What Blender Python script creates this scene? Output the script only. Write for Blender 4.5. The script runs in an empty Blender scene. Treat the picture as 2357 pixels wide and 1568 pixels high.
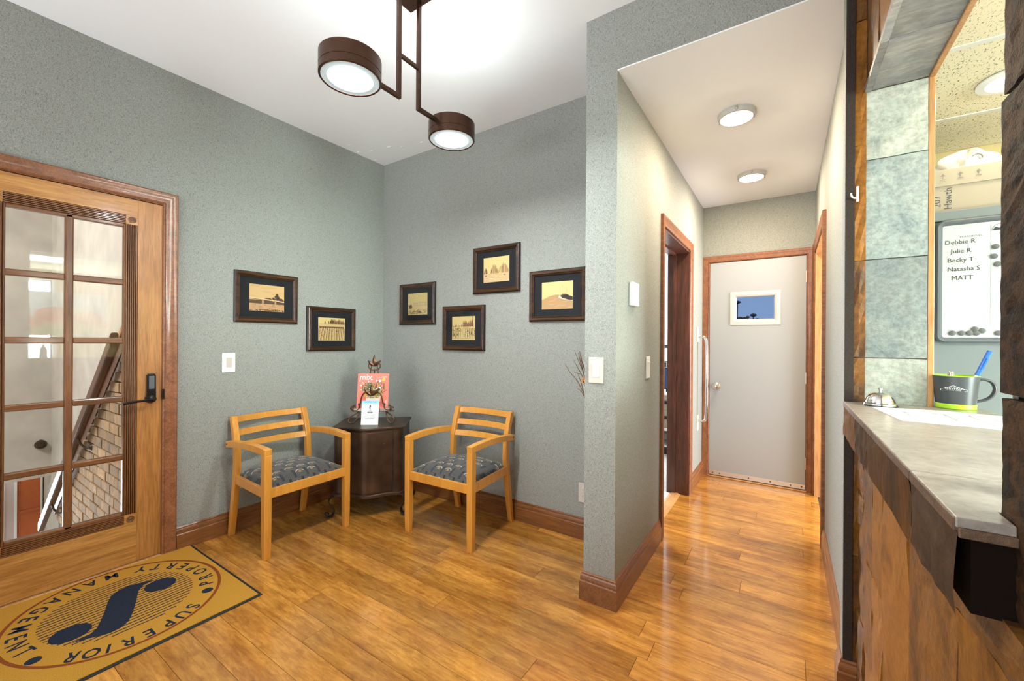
import bpy, bmesh, math, random
from mathutils import Vector, Matrix
random.seed(7)
PI = math.pi
SC = bpy.context.scene
COL = SC.collection

# ------------------------------------------------------------------ camera
F_PX, YAW, ROLL = 949.96, 0.5872, 0.0062
CAM = Vector((3.0862, -2.4999, 1.2902))
cd = bpy.data.cameras.new('camera'); cam = bpy.data.objects.new('camera', cd); COL.objects.link(cam)
fw = Vector((-math.sin(YAW), math.cos(YAW), 0)); rt = Vector((math.cos(YAW), math.sin(YAW), 0)); up = Vector((0, 0, 1))
r2 = rt*math.cos(ROLL) + up*math.sin(ROLL); u2 = -rt*math.sin(ROLL) + up*math.cos(ROLL)
cam.matrix_world = Matrix(((r2.x, u2.x, -fw.x, CAM.x), (r2.y, u2.y, -fw.y, CAM.y), (r2.z, u2.z, -fw.z, CAM.z), (0, 0, 0, 1)))
cd.sensor_fit = 'HORIZONTAL'; cd.sensor_width = 36.0; cd.lens = F_PX/2357*36.0
cd.clip_start = 0.02; cd.clip_end = 200
SC.camera = cam

# ------------------------------------------------------------------ world, daylight, added fill, exposure
w = bpy.data.worlds.new('sky'); SC.world = w; w.use_nodes = True
bg = w.node_tree.nodes['Background']
bg.inputs['Color'].default_value = (0.27, 0.35, 0.48, 1); bg.inputs['Strength'].default_value = 0.5

def area(name, loc, target, sx, sy, power, color):
    l = bpy.data.lights.new(name, 'AREA'); l.shape = 'RECTANGLE'; l.size = sx; l.size_y = sy
    l.energy = power; l.color = color
    o = bpy.data.objects.new(name, l); COL.objects.link(o); o.location = loc
    d = Vector(target) - Vector(loc); o.rotation_euler = d.to_track_quat('-Z', 'Y').to_euler()
    return o
# daylight of the office, doorways and stair foot, with lights added as fill
area('fill_front_window', (1.55, -4.86, 1.55), (1.55, 0, 1.35), 2.7, 2.0, 24, (0.94, 0.97, 1.0))  # added fill from behind the camera, through an unseen window
area('fill_toward_ceiling', (1.55, -5.7, 0.25), (1.5, -2.2, 2.75), 2.7, 1.3, 105, (0.88, 0.97, 1.0))  # added fill, tilted up to brighten the ceiling
area('daylight_office_window', (6.28, -1.75, 1.45), (0, -1.30, 1.50), 1.2, 1.4, 195, (0.85, 1.0, 0.95))
area('daylight_right_doorway', (4.7, 1.25, 1.25), (2.5, 0.9, 0.6), 1.3, 1.9, 62, (0.97, 0.98, 1.0))
area('daylight_side_room', (0.2, 3.2, 1.7), (2.2, 2.0, 1.2), 1.2, 1.2, 90, (0.93, 0.97, 1.0))
area('daylight_stair_foot', (-5.2, -2.2, -1.2), (-2.4, -1.7, 0.6), 1.0, 1.6, 90, (0.93, 0.97, 1.0))
area('fill_stair_landing', (-1.6, -3.55, 2.5), (-1.8, -1.5, 0.6), 1.2, 0.8, 38, (1.0, 0.97, 0.92))  # added light high in the stairwell, where no window stands

SC.view_settings.view_transform = 'Standard'; SC.view_settings.look = 'None'
SC.view_settings.exposure = 1.24; SC.view_settings.gamma = 1.0; SC.view_settings.use_curve_mapping = False
try:
    SC.cycles.use_denoising = True; SC.cycles.max_bounces = 7; SC.cycles.diffuse_bounces = 4
    SC.cycles.use_adaptive_sampling = True; SC.cycles.adaptive_threshold = 0.04
    SC.cycles.glossy_bounces = 3; SC.cycles.transparent_max_bounces = 12
    SC.cycles.sample_clamp_indirect = 6.0; SC.cycles.caustics_reflective = False; SC.cycles.caustics_refractive = False
except Exception:
    pass

# ------------------------------------------------------------------ materials
MT = {}
def newmat(name):
    m = bpy.data.materials.new(name); m.use_nodes = True; MT[name] = m
    nt = m.node_tree; return m, nt, nt.nodes['Principled BSDF']
def N(nt, t, **kw):
    n = nt.nodes.new(t)
    for k, v in kw.items():
        setattr(n, k, v)
    return n
def setp(b, color=None, rough=None, metal=None, coat=None, emis=None, estr=None, spec=None, sheen=None):
    if color is not None: b.inputs['Base Color'].default_value = (*color, 1)
    if rough is not None: b.inputs['Roughness'].default_value = rough
    if metal is not None: b.inputs['Metallic'].default_value = metal
    if coat is not None: b.inputs['Coat Weight'].default_value = coat; b.inputs['Coat Roughness'].default_value = 0.12
    if emis is not None: b.inputs['Emission Color'].default_value = (*emis, 1); b.inputs['Emission Strength'].default_value = estr
    if spec is not None: b.inputs['Specular IOR Level'].default_value = spec
    if sheen is not None: b.inputs['Sheen Weight'].default_value = sheen
def plain(name, color, rough=0.5, metal=0.0, bump=0.0, bscale=200.0, vary=0.0, vscale=8.0, **kw):
    m, nt, b = newmat(name); setp(b, color, rough, metal, **kw)
    if bump or vary:
        tc = N(nt, 'ShaderNodeTexCoord')
    if vary:
        no = N(nt, 'ShaderNodeTexNoise'); no.inputs['Scale'].default_value = vscale; no.inputs['Detail'].default_value = 5
        nt.links.new(tc.outputs['Object'], no.inputs['Vector'])
        rp = ramp(nt, [(0.3, tuple(c*(1-vary) for c in color)), (0.7, tuple(min(1, c*(1+vary)) for c in color))])
        nt.links.new(no.outputs['Fac'], rp.inputs['Fac']); nt.links.new(rp.outputs['Color'], b.inputs['Base Color'])
    if bump:
        n2 = N(nt, 'ShaderNodeTexNoise'); n2.inputs['Scale'].default_value = bscale; n2.inputs['Detail'].default_value = 3
        nt.links.new(tc.outputs['Object'], n2.inputs['Vector']); addbump(nt, b, n2.outputs['Fac'], bump)
    return m
def ramp(nt, stops):
    r = N(nt, 'ShaderNodeValToRGB'); e = r.color_ramp.elements
    while len(e) < len(stops): e.new(0.5)
    for i, (p, c) in enumerate(stops):
        e[i].position = p; e[i].color = (*c, 1)
    return r
def addbump(nt, b, sock, strength, dist=0.002):
    bp = N(nt, 'ShaderNodeBump'); bp.inputs['Strength'].default_value = strength; bp.inputs['Distance'].default_value = dist
    nt.links.new(sock, bp.inputs['Height']); nt.links.new(bp.outputs['Normal'], b.inputs['Normal'])
def coords(nt, scale=(1, 1, 1), rnd=0.0, rot=(0, 0, 0), kind='Object'):
    tc = N(nt, 'ShaderNodeTexCoord'); mp = N(nt, 'ShaderNodeMapping')
    mp.inputs['Scale'].default_value = scale; mp.inputs['Rotation'].default_value = rot
    nt.links.new(tc.outputs[kind], mp.inputs['Vector'])
    if rnd:
        oi = N(nt, 'ShaderNodeObjectInfo'); mu = N(nt, 'ShaderNodeMath', operation='MULTIPLY'); mu.inputs[1].default_value = rnd
        nt.links.new(oi.outputs['Random'], mu.inputs[0])
        va = N(nt, 'ShaderNodeVectorMath', operation='ADD'); nt.links.new(mp.outputs['Vector'], va.inputs[0]); nt.links.new(mu.outputs[0], va.inputs[1])
        return va.outputs[0]
    return mp.outputs['Vector']
def noise(nt, vec, scale, detail=4, rough=0.55, dist=0.0):
    n = N(nt, 'ShaderNodeTexNoise'); n.inputs['Scale'].default_value = scale; n.inputs['Detail'].default_value = detail
    n.inputs['Roughness'].default_value = rough; n.inputs['Distortion'].default_value = dist
    nt.links.new(vec, n.inputs['Vector']); return n.outputs['Fac']
def mixc(nt, fac, a, b, blend='MIX'):
    m = N(nt, 'ShaderNodeMix', data_type='RGBA', blend_type=blend)
    if isinstance(fac, (int, float)): m.inputs[0].default_value = fac
    else: nt.links.new(fac, m.inputs[0])
    for i, s in ((6, a), (7, b)):
        if isinstance(s, tuple): m.inputs[i].default_value = (*s, 1)
        else: nt.links.new(s, m.inputs[i])
    return m.outputs[2]
def wood(name, dark, light, axis='x', rough=0.35, coat=0.2, rnd=37.0, grain=1.0, vary=0.35, blotch=0.5, stretch=0.07, streak=0.42, bump=0.12, mottle=0.0):
    """timber with its grain along one axis; every object gets its own piece of the pattern"""
    m, nt, b = newmat(name); setp(b, light, rough, coat=coat)
    st = {'x': (stretch, 1, 1), 'y': (1, stretch, 1), 'z': (1, 1, stretch)}[axis]
    v = coords(nt, st, rnd)
    fine = noise(nt, v, 130*grain, 6, 0.65); broad = noise(nt, v, 16*grain, 5, 0.6, 1.2)
    v2 = coords(nt, (0.35 if axis == 'x' else 1, 0.35 if axis == 'y' else 1, 0.35 if axis == 'z' else 1), rnd)
    blot = noise(nt, v2, 9, 4, 0.6, 0.6)
    r1 = ramp(nt, [(0.32, dark), (0.68, light)]); nt.links.new(broad, r1.inputs['Fac'])
    r2_ = ramp(nt, [(0.35, tuple(c*0.62 for c in dark)), (0.6, (1, 1, 1))]); nt.links.new(fine, r2_.inputs['Fac'])
    c = mixc(nt, streak, r1.outputs['Color'], r2_.outputs['Color'], 'MULTIPLY')
    r3 = ramp(nt, [(0.33, tuple(1-blotch*0.75*k for k in (0.8, 1.0, 1.15))), (0.62, (1, 1, 1))]); nt.links.new(blot, r3.inputs['Fac'])
    c = mixc(nt, 1.0, c, r3.outputs['Color'], 'MULTIPLY')
    if mottle:
        mo = noise(nt, coords(nt, (0.30, 1, 1), rnd), 34, 8, 0.75, 1.2)
        r4 = ramp(nt, [(0.36, (0.52, 0.43, 0.36)), (0.56, (1, 1, 1))]); nt.links.new(mo, r4.inputs['Fac'])
        c = mixc(nt, mottle, c, r4.outputs['Color'], 'MULTIPLY')
    oi = N(nt, 'ShaderNodeObjectInfo'); mr = N(nt, 'ShaderNodeMapRange'); mr.inputs['To Min'].default_value = 1-vary*0.6; mr.inputs['To Max'].default_value = 1+vary*0.4
    nt.links.new(oi.outputs['Random'], mr.inputs['Value'])
    sc_ = N(nt, 'ShaderNodeVectorMath', operation='SCALE'); nt.links.new(c, sc_.inputs[0]); nt.links.new(mr.outputs['Result'], sc_.inputs['Scale'])
    nt.links.new(sc_.outputs[0], b.inputs['Base Color'])
    if bump: addbump(nt, b, fine, bump, 0.0006)
    return m
def wallpaper(name, lo, hi, fleck):
    m, nt, b = newmat(name); setp(b, hi, 0.75, spec=0.25)
    v = coords(nt, (1, 1, 1), rot=(0.5, 0.6, 0.35)); v2 = coords(nt, (1.0, 1.0, 0.45), rot=(0.6, 0.5, 0.2))
    a = noise(nt, v, 330, 4, 0.7); f = noise(nt, v2, 230, 3, 0.7); g = noise(nt, v, 60, 2, 0.5)
    r1 = ramp(nt, [(0.34, lo), (0.66, hi)]); nt.links.new(a, r1.inputs['Fac'])
    r2_ = ramp(nt, [(0.32, fleck), (0.47, (1, 1, 1))]); nt.links.new(f, r2_.inputs['Fac'])
    c = mixc(nt, 0.7, r1.outputs['Color'], r2_.outputs['Color'], 'MULTIPLY')
    nt.links.new(c, b.inputs['Base Color']); addbump(nt, b, a, 0.35, 0.001)
    return m
def slate(name, cols, streak='z', scale=9, rough=0.6, bump=0.8, rnd=50, spec=0.5):
    m, nt, b = newmat(name); setp(b, cols[0], rough, spec=spec)
    st = {'z': (1, 1, 0.35), 'y': (1, 0.35, 1), None: (1, 1, 1)}[streak]
    v = coords(nt, st, rnd); a = noise(nt, v, scale, 7, 0.65, 0.8); f = noise(nt, v, scale*9, 5, 0.7); h = noise(nt, v, scale*2.5, 6, 0.7, 0.5)
    k = len(cols)
    r1 = ramp(nt, [(0.28+0.46*i/(k-1), cols[i]) for i in range(k)]); nt.links.new(a, r1.inputs['Fac'])
    r2_ = ramp(nt, [(0.3, (0.45, 0.42, 0.4)), (0.62, (1, 1, 1))]); nt.links.new(f, r2_.inputs['Fac'])
    c = mixc(nt, 0.75, r1.outputs['Color'], r2_.outputs['Color'], 'MULTIPLY')
    oi = N(nt, 'ShaderNodeObjectInfo'); mr = N(nt, 'ShaderNodeMapRange'); mr.inputs['To Min'].default_value = 0.72; mr.inputs['To Max'].default_value = 1.2
    nt.links.new(oi.outputs['Random'], mr.inputs['Value'])
    sc_ = N(nt, 'ShaderNodeVectorMath', operation='SCALE'); nt.links.new(c, sc_.inputs[0]); nt.links.new(mr.outputs['Result'], sc_.inputs['Scale'])
    nt.links.new(sc_.outputs[0], b.inputs['Base Color'])
    ad = N(nt, 'ShaderNodeMath', operation='ADD'); nt.links.new(h, ad.inputs[0]); nt.links.new(f, ad.inputs[1]); addbump(nt, b, ad.outputs[0], bump, 0.004)
    return m
def glass(name, tint=(1, 1, 1), gloss=0.02, ior=1.5):
    m = bpy.data.materials.new(name); m.use_nodes = True; MT[name] = m; nt = m.node_tree; nt.nodes.clear()
    o = N(nt, 'ShaderNodeOutputMaterial'); mx = N(nt, 'ShaderNodeMixShader'); fr = N(nt, 'ShaderNodeFresnel'); fr.inputs['IOR'].default_value = ior
    t = N(nt, 'ShaderNodeBsdfTransparent'); t.inputs['Color'].default_value = (*tint, 1); g = N(nt, 'ShaderNodeBsdfGlossy'); g.inputs['Roughness'].default_value = gloss
    nt.links.new(fr.outputs[0], mx.inputs[0]); nt.links.new(t.outputs[0], mx.inputs[1]); nt.links.new(g.outputs[0], mx.inputs[2]); nt.links.new(mx.outputs[0], o.inputs['Surface'])
    return m
def printmat(name, rough=0.6):
    m, nt, b = newmat(name); setp(b, (1, 1, 1), rough)
    a = N(nt, 'ShaderNodeAttribute', attribute_name='Col'); nt.links.new(a.outputs['Color'], b.inputs['Base Color']); return m
def emit(name, color, strength):
    m, nt, b = newmat(name); setp(b, (0.9, 0.9, 0.9), 0.4, emis=color, estr=strength); return m

wallpaper('wallpaper', (0.185, 0.192, 0.173), (0.41, 0.415, 0.38), (0.42, 0.42, 0.40))
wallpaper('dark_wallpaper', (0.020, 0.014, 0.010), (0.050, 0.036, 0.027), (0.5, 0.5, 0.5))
plain('ceiling_white', (0.86, 0.86, 0.87), 0.8, bump=0.15, bscale=35)
plain('white_paint', (0.82, 0.83, 0.84), 0.6)
plain('plaster', (0.52, 0.49, 0.43), 0.85, bump=0.6, bscale=14, vary=0.12, vscale=5)
plain('yellow_paint', (0.50, 0.38, 0.17), 0.7)
plain('subfloor', (0.05, 0.03, 0.015), 0.7)
wood('plank_wood', (0.43, 0.170, 0.026), (0.70, 0.335, 0.062), 'x', rough=0.17, coat=0.5, grain=0.55, vary=0.36, blotch=0.38, stretch=0.10, streak=0.36, bump=0.0, mottle=0.60)
wood('oak_z', (0.36, 0.15, 0.035), (0.55, 0.255, 0.07), 'z', rough=0.35, vary=0.1, blotch=0.15)
wood('oak_y', (0.44, 0.195, 0.045), (0.66, 0.335, 0.095), 'y', rough=0.35, vary=0.1, blotch=0.15)  # rails lighter than the stiles: light on the lower door put into colour
wood('dark_oak_z', (0.15, 0.06, 0.02), (0.28, 0.115, 0.04), 'z', rough=0.4, vary=0.1, blotch=0.15)
wood('dark_oak_y', (0.15, 0.06, 0.02), (0.28, 0.115, 0.04), 'y', rough=0.4, vary=0.1, blotch=0.15)
wood('casing_wood', (0.20, 0.070, 0.026), (0.33, 0.128, 0.050), 'z', rough=0.45, vary=0.1, blotch=0.03)
wood('jamb_wood', (0.07, 0.022, 0.012), (0.20, 0.065, 0.035), 'z', rough=0.45, vary=0.05, blotch=0.4)
wood('base_wood_x', (0.17, 0.062, 0.019), (0.28, 0.108, 0.034), 'x', rough=0.28, vary=0.05, blotch=0.1)
wood('base_wood_y', (0.19, 0.070, 0.021), (0.30, 0.118, 0.038), 'y', rough=0.28, vary=0.05, blotch=0.1)
wood('maple', (0.62, 0.270, 0.040), (0.72, 0.330, 0.055), 'z', rough=0.28, coat=0.3, vary=0.06, blotch=0.12, streak=0.16)
wood('trim_maple', (0.45, 0.22, 0.08), (0.62, 0.33, 0.13), 'z', rough=0.35, vary=0.05, blotch=0.1)
wood('frame_bronze', (0.012, 0.006, 0.003), (0.095, 0.036, 0.010), 'x', rough=0.3, coat=0.4, rnd=10, grain=1.2, vary=0.1, blotch=0.3)
plain('frame_edge', (0.012, 0.009, 0.008), 0.35)
plain('mat_board', (0.016, 0.016, 0.018), 0.8, spec=0.2)
plain('cabinet_metal', (0.060, 0.032, 0.018), 0.36, metal=0.45, vary=0.5, vscale=7, bump=0.15, bscale=40)
plain('iron', (0.11, 0.055, 0.028), 0.38, metal=0.8, vary=0.3, vscale=40)
plain('dark_iron', (0.06, 0.05, 0.04), 0.45, metal=0.7)
plain('bronze', (0.085, 0.043, 0.028), 0.30, metal=0.85, vary=0.12, vscale=20)
plain('black_metal', (0.012, 0.012, 0.013), 0.22, metal=0.4)
plain('void_brown', (0.010, 0.006, 0.004), 0.9, spec=0.05)
plain('black', (0.010, 0.010, 0.011), 0.5)
plain('chrome', (0.75, 0.74, 0.72), 0.12, metal=1.0)
plain('nickel', (0.62, 0.58, 0.52), 0.25, metal=1.0)
plain('steel_strip', (0.70, 0.63, 0.55), 0.35, metal=0.8)
plain('grey_door', (0.335, 0.35, 0.365), 0.45)
plain('door_frame_white', (0.50, 0.49, 0.47), 0.45)
plain('plate_white', (0.78, 0.79, 0.76), 0.4)
plain('plate_almond', (0.56, 0.50, 0.44), 0.4)
plain('ivory', (0.80, 0.75, 0.62), 0.4)
plain('carpet', (0.42, 0.41, 0.39), 0.95, vary=0.45, vscale=90, bump=0.8, bscale=150)
plain('cardboard', (0.36, 0.31, 0.235), 0.8, vary=0.05)
plain('box_white', (0.72, 0.70, 0.66), 0.8)
plain('bag_white', (0.62, 0.61, 0.57), 0.35)
plain('cabinet_grey', (0.16, 0.185, 0.19), 0.5)
plain('board_frame', (0.095, 0.11, 0.125), 0.4)
plain('magnet', (0.09, 0.095, 0.095), 0.45)
plain('mug_grey', (0.055, 0.062, 0.068), 0.32)
plain('lime', (0.42, 0.72, 0.04), 0.35)
plain('pen_blue', (0.02, 0.13, 0.60), 0.3)
plain('pen_white', (0.75, 0.78, 0.80), 0.35)
plain('twig', (0.13, 0.065, 0.03), 0.8)
plain('leaf_orange', (0.55, 0.20, 0.03), 0.7)
plain('orange_paint', (0.50, 0.105, 0.022), 0.5, bump=0.1, bscale=60)
plain('pink_paint', (0.60, 0.50, 0.46), 0.6)
wood('rail_wood', (0.46, 0.13, 0.025), (0.62, 0.20, 0.045), 'x', rough=0.3, vary=0.05, blotch=0.1)
plain('rail_brown', (0.115, 0.05, 0.03), 0.35)
plain('mortar', (0.16, 0.13, 0.11), 0.9)
slate('brick_face', [(0.16, 0.13, 0.115), (0.40, 0.30, 0.20), (0.55, 0.33, 0.15), (0.62, 0.56, 0.47)], 'z', 14, 0.85, 0.5)
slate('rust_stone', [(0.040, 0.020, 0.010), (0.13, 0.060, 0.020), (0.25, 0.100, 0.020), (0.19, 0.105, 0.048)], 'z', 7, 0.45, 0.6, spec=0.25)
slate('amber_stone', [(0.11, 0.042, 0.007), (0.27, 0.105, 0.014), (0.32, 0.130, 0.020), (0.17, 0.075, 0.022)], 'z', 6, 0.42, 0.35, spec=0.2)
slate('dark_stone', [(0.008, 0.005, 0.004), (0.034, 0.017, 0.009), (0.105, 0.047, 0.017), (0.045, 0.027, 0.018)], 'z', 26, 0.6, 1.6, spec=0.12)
slate('green_slate', [(0.10, 0.135, 0.14), (0.24, 0.29, 0.28), (0.32, 0.36, 0.33), (0.42, 0.44, 0.37)], None, 7, 0.55, 0.6)
slate('pale_slate', [(0.12, 0.15, 0.15), (0.40, 0.43, 0.37), (0.48, 0.50, 0.42), (0.56, 0.56, 0.46)], None, 6, 0.55, 0.6)
slate('soffit_slate', [(0.19, 0.22, 0.25), (0.33, 0.33, 0.33), (0.40, 0.38, 0.36), (0.46, 0.45, 0.43)], 'y', 6, 0.55, 0.5)
slate('ledge_slate', [(0.20, 0.165, 0.135), (0.29, 0.25, 0.21), (0.33, 0.29, 0.245), (0.37, 0.335, 0.295)], None, 5, 0.3, 0.25)
slate('ledge_edge', [(0.06, 0.035, 0.022), (0.14, 0.078, 0.042), (0.20, 0.115, 0.062)], 'y', 8, 0.5, 0.5)
glass('pane_glass'); glass('picture_glass', ior=1.18); glass('frosted_glass', (0.80, 0.88, 1.0), 0.25, 1.15)
printmat('print'); printmat('print_gloss', 0.35)
# ceiling tile with dark fissures
m, nt, b = newmat('ceiling_tile'); setp(b, (0.8, 0.76, 0.66), 0.9)
v = coords(nt, (1, 0.45, 1), 20, rot=(0, 0, 0.5)); f = noise(nt, v, 190, 3, 0.6)
r_ = ramp(nt, [(0.33, (0.17, 0.12, 0.06)), (0.43, (0.80, 0.72, 0.52))]); nt.links.new(f, r_.inputs['Fac']); nt.links.new(r_.outputs['Color'], b.inputs['Base Color']); addbump(nt, b, f, 0.5, 0.002)
# mat pile
def pile(name, c):
    m, nt, b = newmat(name); setp(b, c, 0.95, spec=0.1)
    v = coords(nt); f = noise(nt, v, 420, 3, 0.7); g = noise(nt, v, 6, 3, 0.5)
    r_ = ramp(nt, [(0.32, tuple(k*0.55 for k in c)), (0.62, tuple(min(1, k*1.12) for k in c))]); nt.links.new(f, r_.inputs['Fac'])
    nt.links.new(r_.outputs['Color'], b.inputs['Base Color']); addbump(nt, b, f, 0.9, 0.004); return m
pile('pile_gold', (0.62, 0.31, 0.042)); pile('pile_navy', (0.026, 0.034, 0.055)); pile('pile_rust', (0.30, 0.075, 0.018))
plain('rubber', (0.012, 0.013, 0.013), 0.6)
# seat fabric: woven bands with rings
m, nt, b = newmat('seat_fabric'); setp(b, (0.06, 0.065, 0.07), 0.85, sheen=0.2)
tc = N(nt, 'ShaderNodeTexCoord'); mp = N(nt, 'ShaderNodeMapping'); mp.inputs['Scale'].default_value = (13.0, 17.0, 1); nt.links.new(tc.outputs['Object'], mp.inputs['Vector'])
sx = N(nt, 'ShaderNodeSeparateXYZ'); nt.links.new(mp.outputs[0], sx.inputs[0])
def mth(op, a, b_=None, c=None):
    n = N(nt, 'ShaderNodeMath', operation=op)
    for i, s in enumerate((a, b_, c)):
        if s is None: continue
        if isinstance(s, (int, float)): n.inputs[i].default_value = s
        else: nt.links.new(s, n.inputs[i])
    return n.outputs[0]
row = mth('FLOOR', sx.outputs['Y']); odd = mth('MULTIPLY', mth('MODULO', mth('ABSOLUTE', row), 2.0), 0.5)
xx = mth('ADD', sx.outputs['X'], odd)
fx = mth('SUBTRACT', mth('FRACT', xx), 0.5); fy = mth('SUBTRACT', mth('FRACT', sx.outputs['Y']), 0.5)
rr = mth('SQRT', mth('ADD', mth('MULTIPLY', fx, fx), mth('MULTIPLY', fy, fy)))
ring = mth('LESS_THAN', mth('ABSOLUTE', mth('SUBTRACT', rr, 0.30)), 0.045); ring = mth('MULTIPLY', ring, mth('GREATER_THAN', fy, 0.02))
dot = mth('LESS_THAN', rr, 0.13)
wh = N(nt, 'ShaderNodeTexWhiteNoise', noise_dimensions='2D'); cx_ = N(nt, 'ShaderNodeCombineXYZ'); nt.links.new(mth('FLOOR', xx), cx_.inputs[0]); nt.links.new(row, cx_.inputs[1]); nt.links.new(cx_.outputs[0], wh.inputs['Vector'])
hit = mth('GREATER_THAN', wh.outputs['Value'], 0.35)
ring = mth('MULTIPLY', ring, hit); dot = mth('MULTIPLY', dot, hit)
band = mth('GREATER_THAN', mth('ABSOLUTE', fx), 0.40); dash = mth('MULTIPLY', band, mth('GREATER_THAN', fy, 0.1))
wv = noise(nt, coords(nt), 260, 2, 0.6)
rb = ramp(nt, [(0.35, (0.030, 0.030, 0.030)), (0.65, (0.085, 0.080, 0.072))]); nt.links.new(wv, rb.inputs['Fac'])
c = mixc(nt, band, rb.outputs['Color'], (0.020, 0.022, 0.032)); c = mixc(nt, dash, c, (0.008, 0.008, 0.010)); c = mixc(nt, ring, c, (0.40, 0.39, 0.33)); c = mixc(nt, dot, c, (0.30, 0.17, 0.05))
nt.links.new(c, b.inputs['Base Color']); addbump(nt, b, wv, 0.4, 0.001)
# lens of the pendant lamps: bright bulb behind ribbed glass
m, nt, b = newmat('lens_glass'); setp(b, (0.42, 0.47, 0.48), 0.3)
tc = N(nt, 'ShaderNodeTexCoord'); ln = N(nt, 'ShaderNodeVectorMath', operation='LENGTH'); nt.links.new(tc.outputs['Object'], ln.inputs[0])
r_ = N(nt, 'ShaderNodeValToRGB'); e = r_.color_ramp.elements; e[0].position = 0.0; e[0].color = (0.88, 1, 0.98, 1); e[1].position = 0.090; e[1].color = (0.00030, 0.00036, 0.00037, 1)
k_ = e.new(0.042); k_.color = (0.60, 0.62, 0.63, 1); k_ = e.new(0.066); k_.color = (0.0016, 0.0018, 0.0019, 1)
nt.links.new(ln.outputs['Value'], r_.inputs['Fac'])
sn = mth('MULTIPLY_ADD', mth('SINE', mth('MULTIPLY', ln.outputs['Value'], 900.0)), 0.30, 0.9)
sv = N(nt, 'ShaderNodeVectorMath', operation='SCALE'); nt.links.new(r_.outputs['Color'], sv.inputs[0]); nt.links.new(sn, sv.inputs['Scale'])
nt.links.new(sv.outputs[0], b.inputs['Emission Color']); b.inputs['Emission Strength'].default_value = 490.0
emit('warm_lens', (1.0, 0.84, 0.62), 150.0); emit('up_lens', (0.88, 0.98, 1.0), 13.0); emit('troffer_lens', (0.95, 1.0, 0.98), 11.0); emit('office_lens', (1.0, 0.86, 0.62), 34.0); emit('lcd', (0.5, 0.8, 0.35), 0.25)

# ------------------------------------------------------------------ mesh helpers
class G:
    """collects shapes in one bmesh"""
    def __init__(s): s.b = bmesh.new()
    def box(s, x0, x1, y0, y1, z0, z1, m=None):
        vs = [s.b.verts.new(p) for p in ((x0,y0,z0),(x1,y0,z0),(x1,y1,z0),(x0,y1,z0),(x0,y0,z1),(x1,y0,z1),(x1,y1,z1),(x0,y1,z1))]
        for f in ((0,3,2,1),(4,5,6,7),(0,1,5,4),(1,2,6,5),(2,3,7,6),(3,0,4,7)): s.b.faces.new([vs[i] for i in f])
        if m is not None:
            for v in vs: v.co = m @ v.co
        return s
    def prism(s, poly, z0, z1, m=None):
        a = [s.b.verts.new((x, y, z0)) for x, y in poly]; c = [s.b.verts.new((x, y, z1)) for x, y in poly]
        n = len(poly); s.b.faces.new(a[::-1]); s.b.faces.new(c)
        for i in range(n): s.b.faces.new((a[i], a[(i+1) % n], c[(i+1) % n], c[i]))
        if m is not None:
            for v in a + c: v.co = m @ v.co
        return s
    def loops(s, rings, close=True, caps=True, cyc=True):
        R = [[s.b.verts.new(p) for p in r] for r in rings]; n = len(R[0])
        for i in range(len(R) - (0 if close == 'ring' else 1)):
            A, B_ = R[i], R[(i+1) % len(R)]
            for j in range(n if cyc else n-1): s.b.faces.new((A[j], A[(j+1) % n], B_[(j+1) % n], B_[j]))
        if caps and close != 'ring':
            s.b.faces.new(R[0][::-1]); s.b.faces.new(R[-1])
        return s
    def lathe(s, prof, n=32, m=None, cap=False):
        R = []
        for r, z in prof:
            ring = [Vector((r*math.cos(2*PI*i/n), r*math.sin(2*PI*i/n), z)) for i in range(n)]
            R.append([(m @ p) if m is not None else p for p in ring])
        return s.loops(R, caps=cap)
    def sweep(s, path, prof, upv=(0, 0, 1), scales=None, caps=True):
        P = [Vector(p) for p in path]; rings = []; U = Vector(upv)
        for i, p in enumerate(P):
            t = (P[min(i+1, len(P)-1)] - P[max(i-1, 0)]).normalized()
            a = t.cross(U)
            if a.length < 1e-4: a = t.cross(Vector((0, 1, 0.01)))
            a.normalize(); c = a.cross(t).normalized(); k = scales[i] if scales else 1
            rings.append([p + a*x*k + c*y*k for x, y in prof])
        return s.loops(rings, caps=caps)
    def tube(s, path, r, n=8, upv=(0.03, 0.05, 1), scales=None):
        if scales is None and len(path) > 3:          # round off the bends
            for _ in range(2):
                P = [Vector(q) for q in path]; Q = [P[0]]
                for a, b_ in zip(P, P[1:]): Q += [a*.75+b_*.25, a*.25+b_*.75]
                path = Q + [P[-1]]
        return s.sweep(path, [(r*math.cos(2*PI*i/n), r*math.sin(2*PI*i/n)) for i in range(n)], upv, scales)
    def grid(s, fn, nu, nv):
        V_ = [[s.b.verts.new(fn(i/nu, j/nv)) for j in range(nv+1)] for i in range(nu+1)]
        for i in range(nu):
            for j in range(nv): s.b.faces.new((V_[i][j], V_[i+1][j], V_[i+1][j+1], V_[i][j+1]))
        return s
    def bev(s, off, seg=1):
        bmesh.ops.bevel(s.b, geom=s.b.edges[:], offset=off, segments=seg, affect='EDGES', profile=0.7); return s
    def mesh(s, name, smooth=None):
        bmesh.ops.recalc_face_normals(s.b, faces=s.b.faces)
        me = bpy.data.meshes.new(name); s.b.to_mesh(me); s.b.free()
        if smooth:
            for p in me.polygons: p.use_smooth = True
            if smooth is not True: me.set_sharp_from_angle(angle=math.radians(smooth))
        return me
def link(name, me, mat, parent=None, M=None):
    o = bpy.data.objects.new(name, me); COL.objects.link(o)
    if mat:
        if not me.materials: me.materials.append(MT[mat])
    if parent is not None: o.parent = parent
    if M is not None:
        if isinstance(M, Matrix): o.matrix_local = M
        else: o.location = M
    return o
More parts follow.
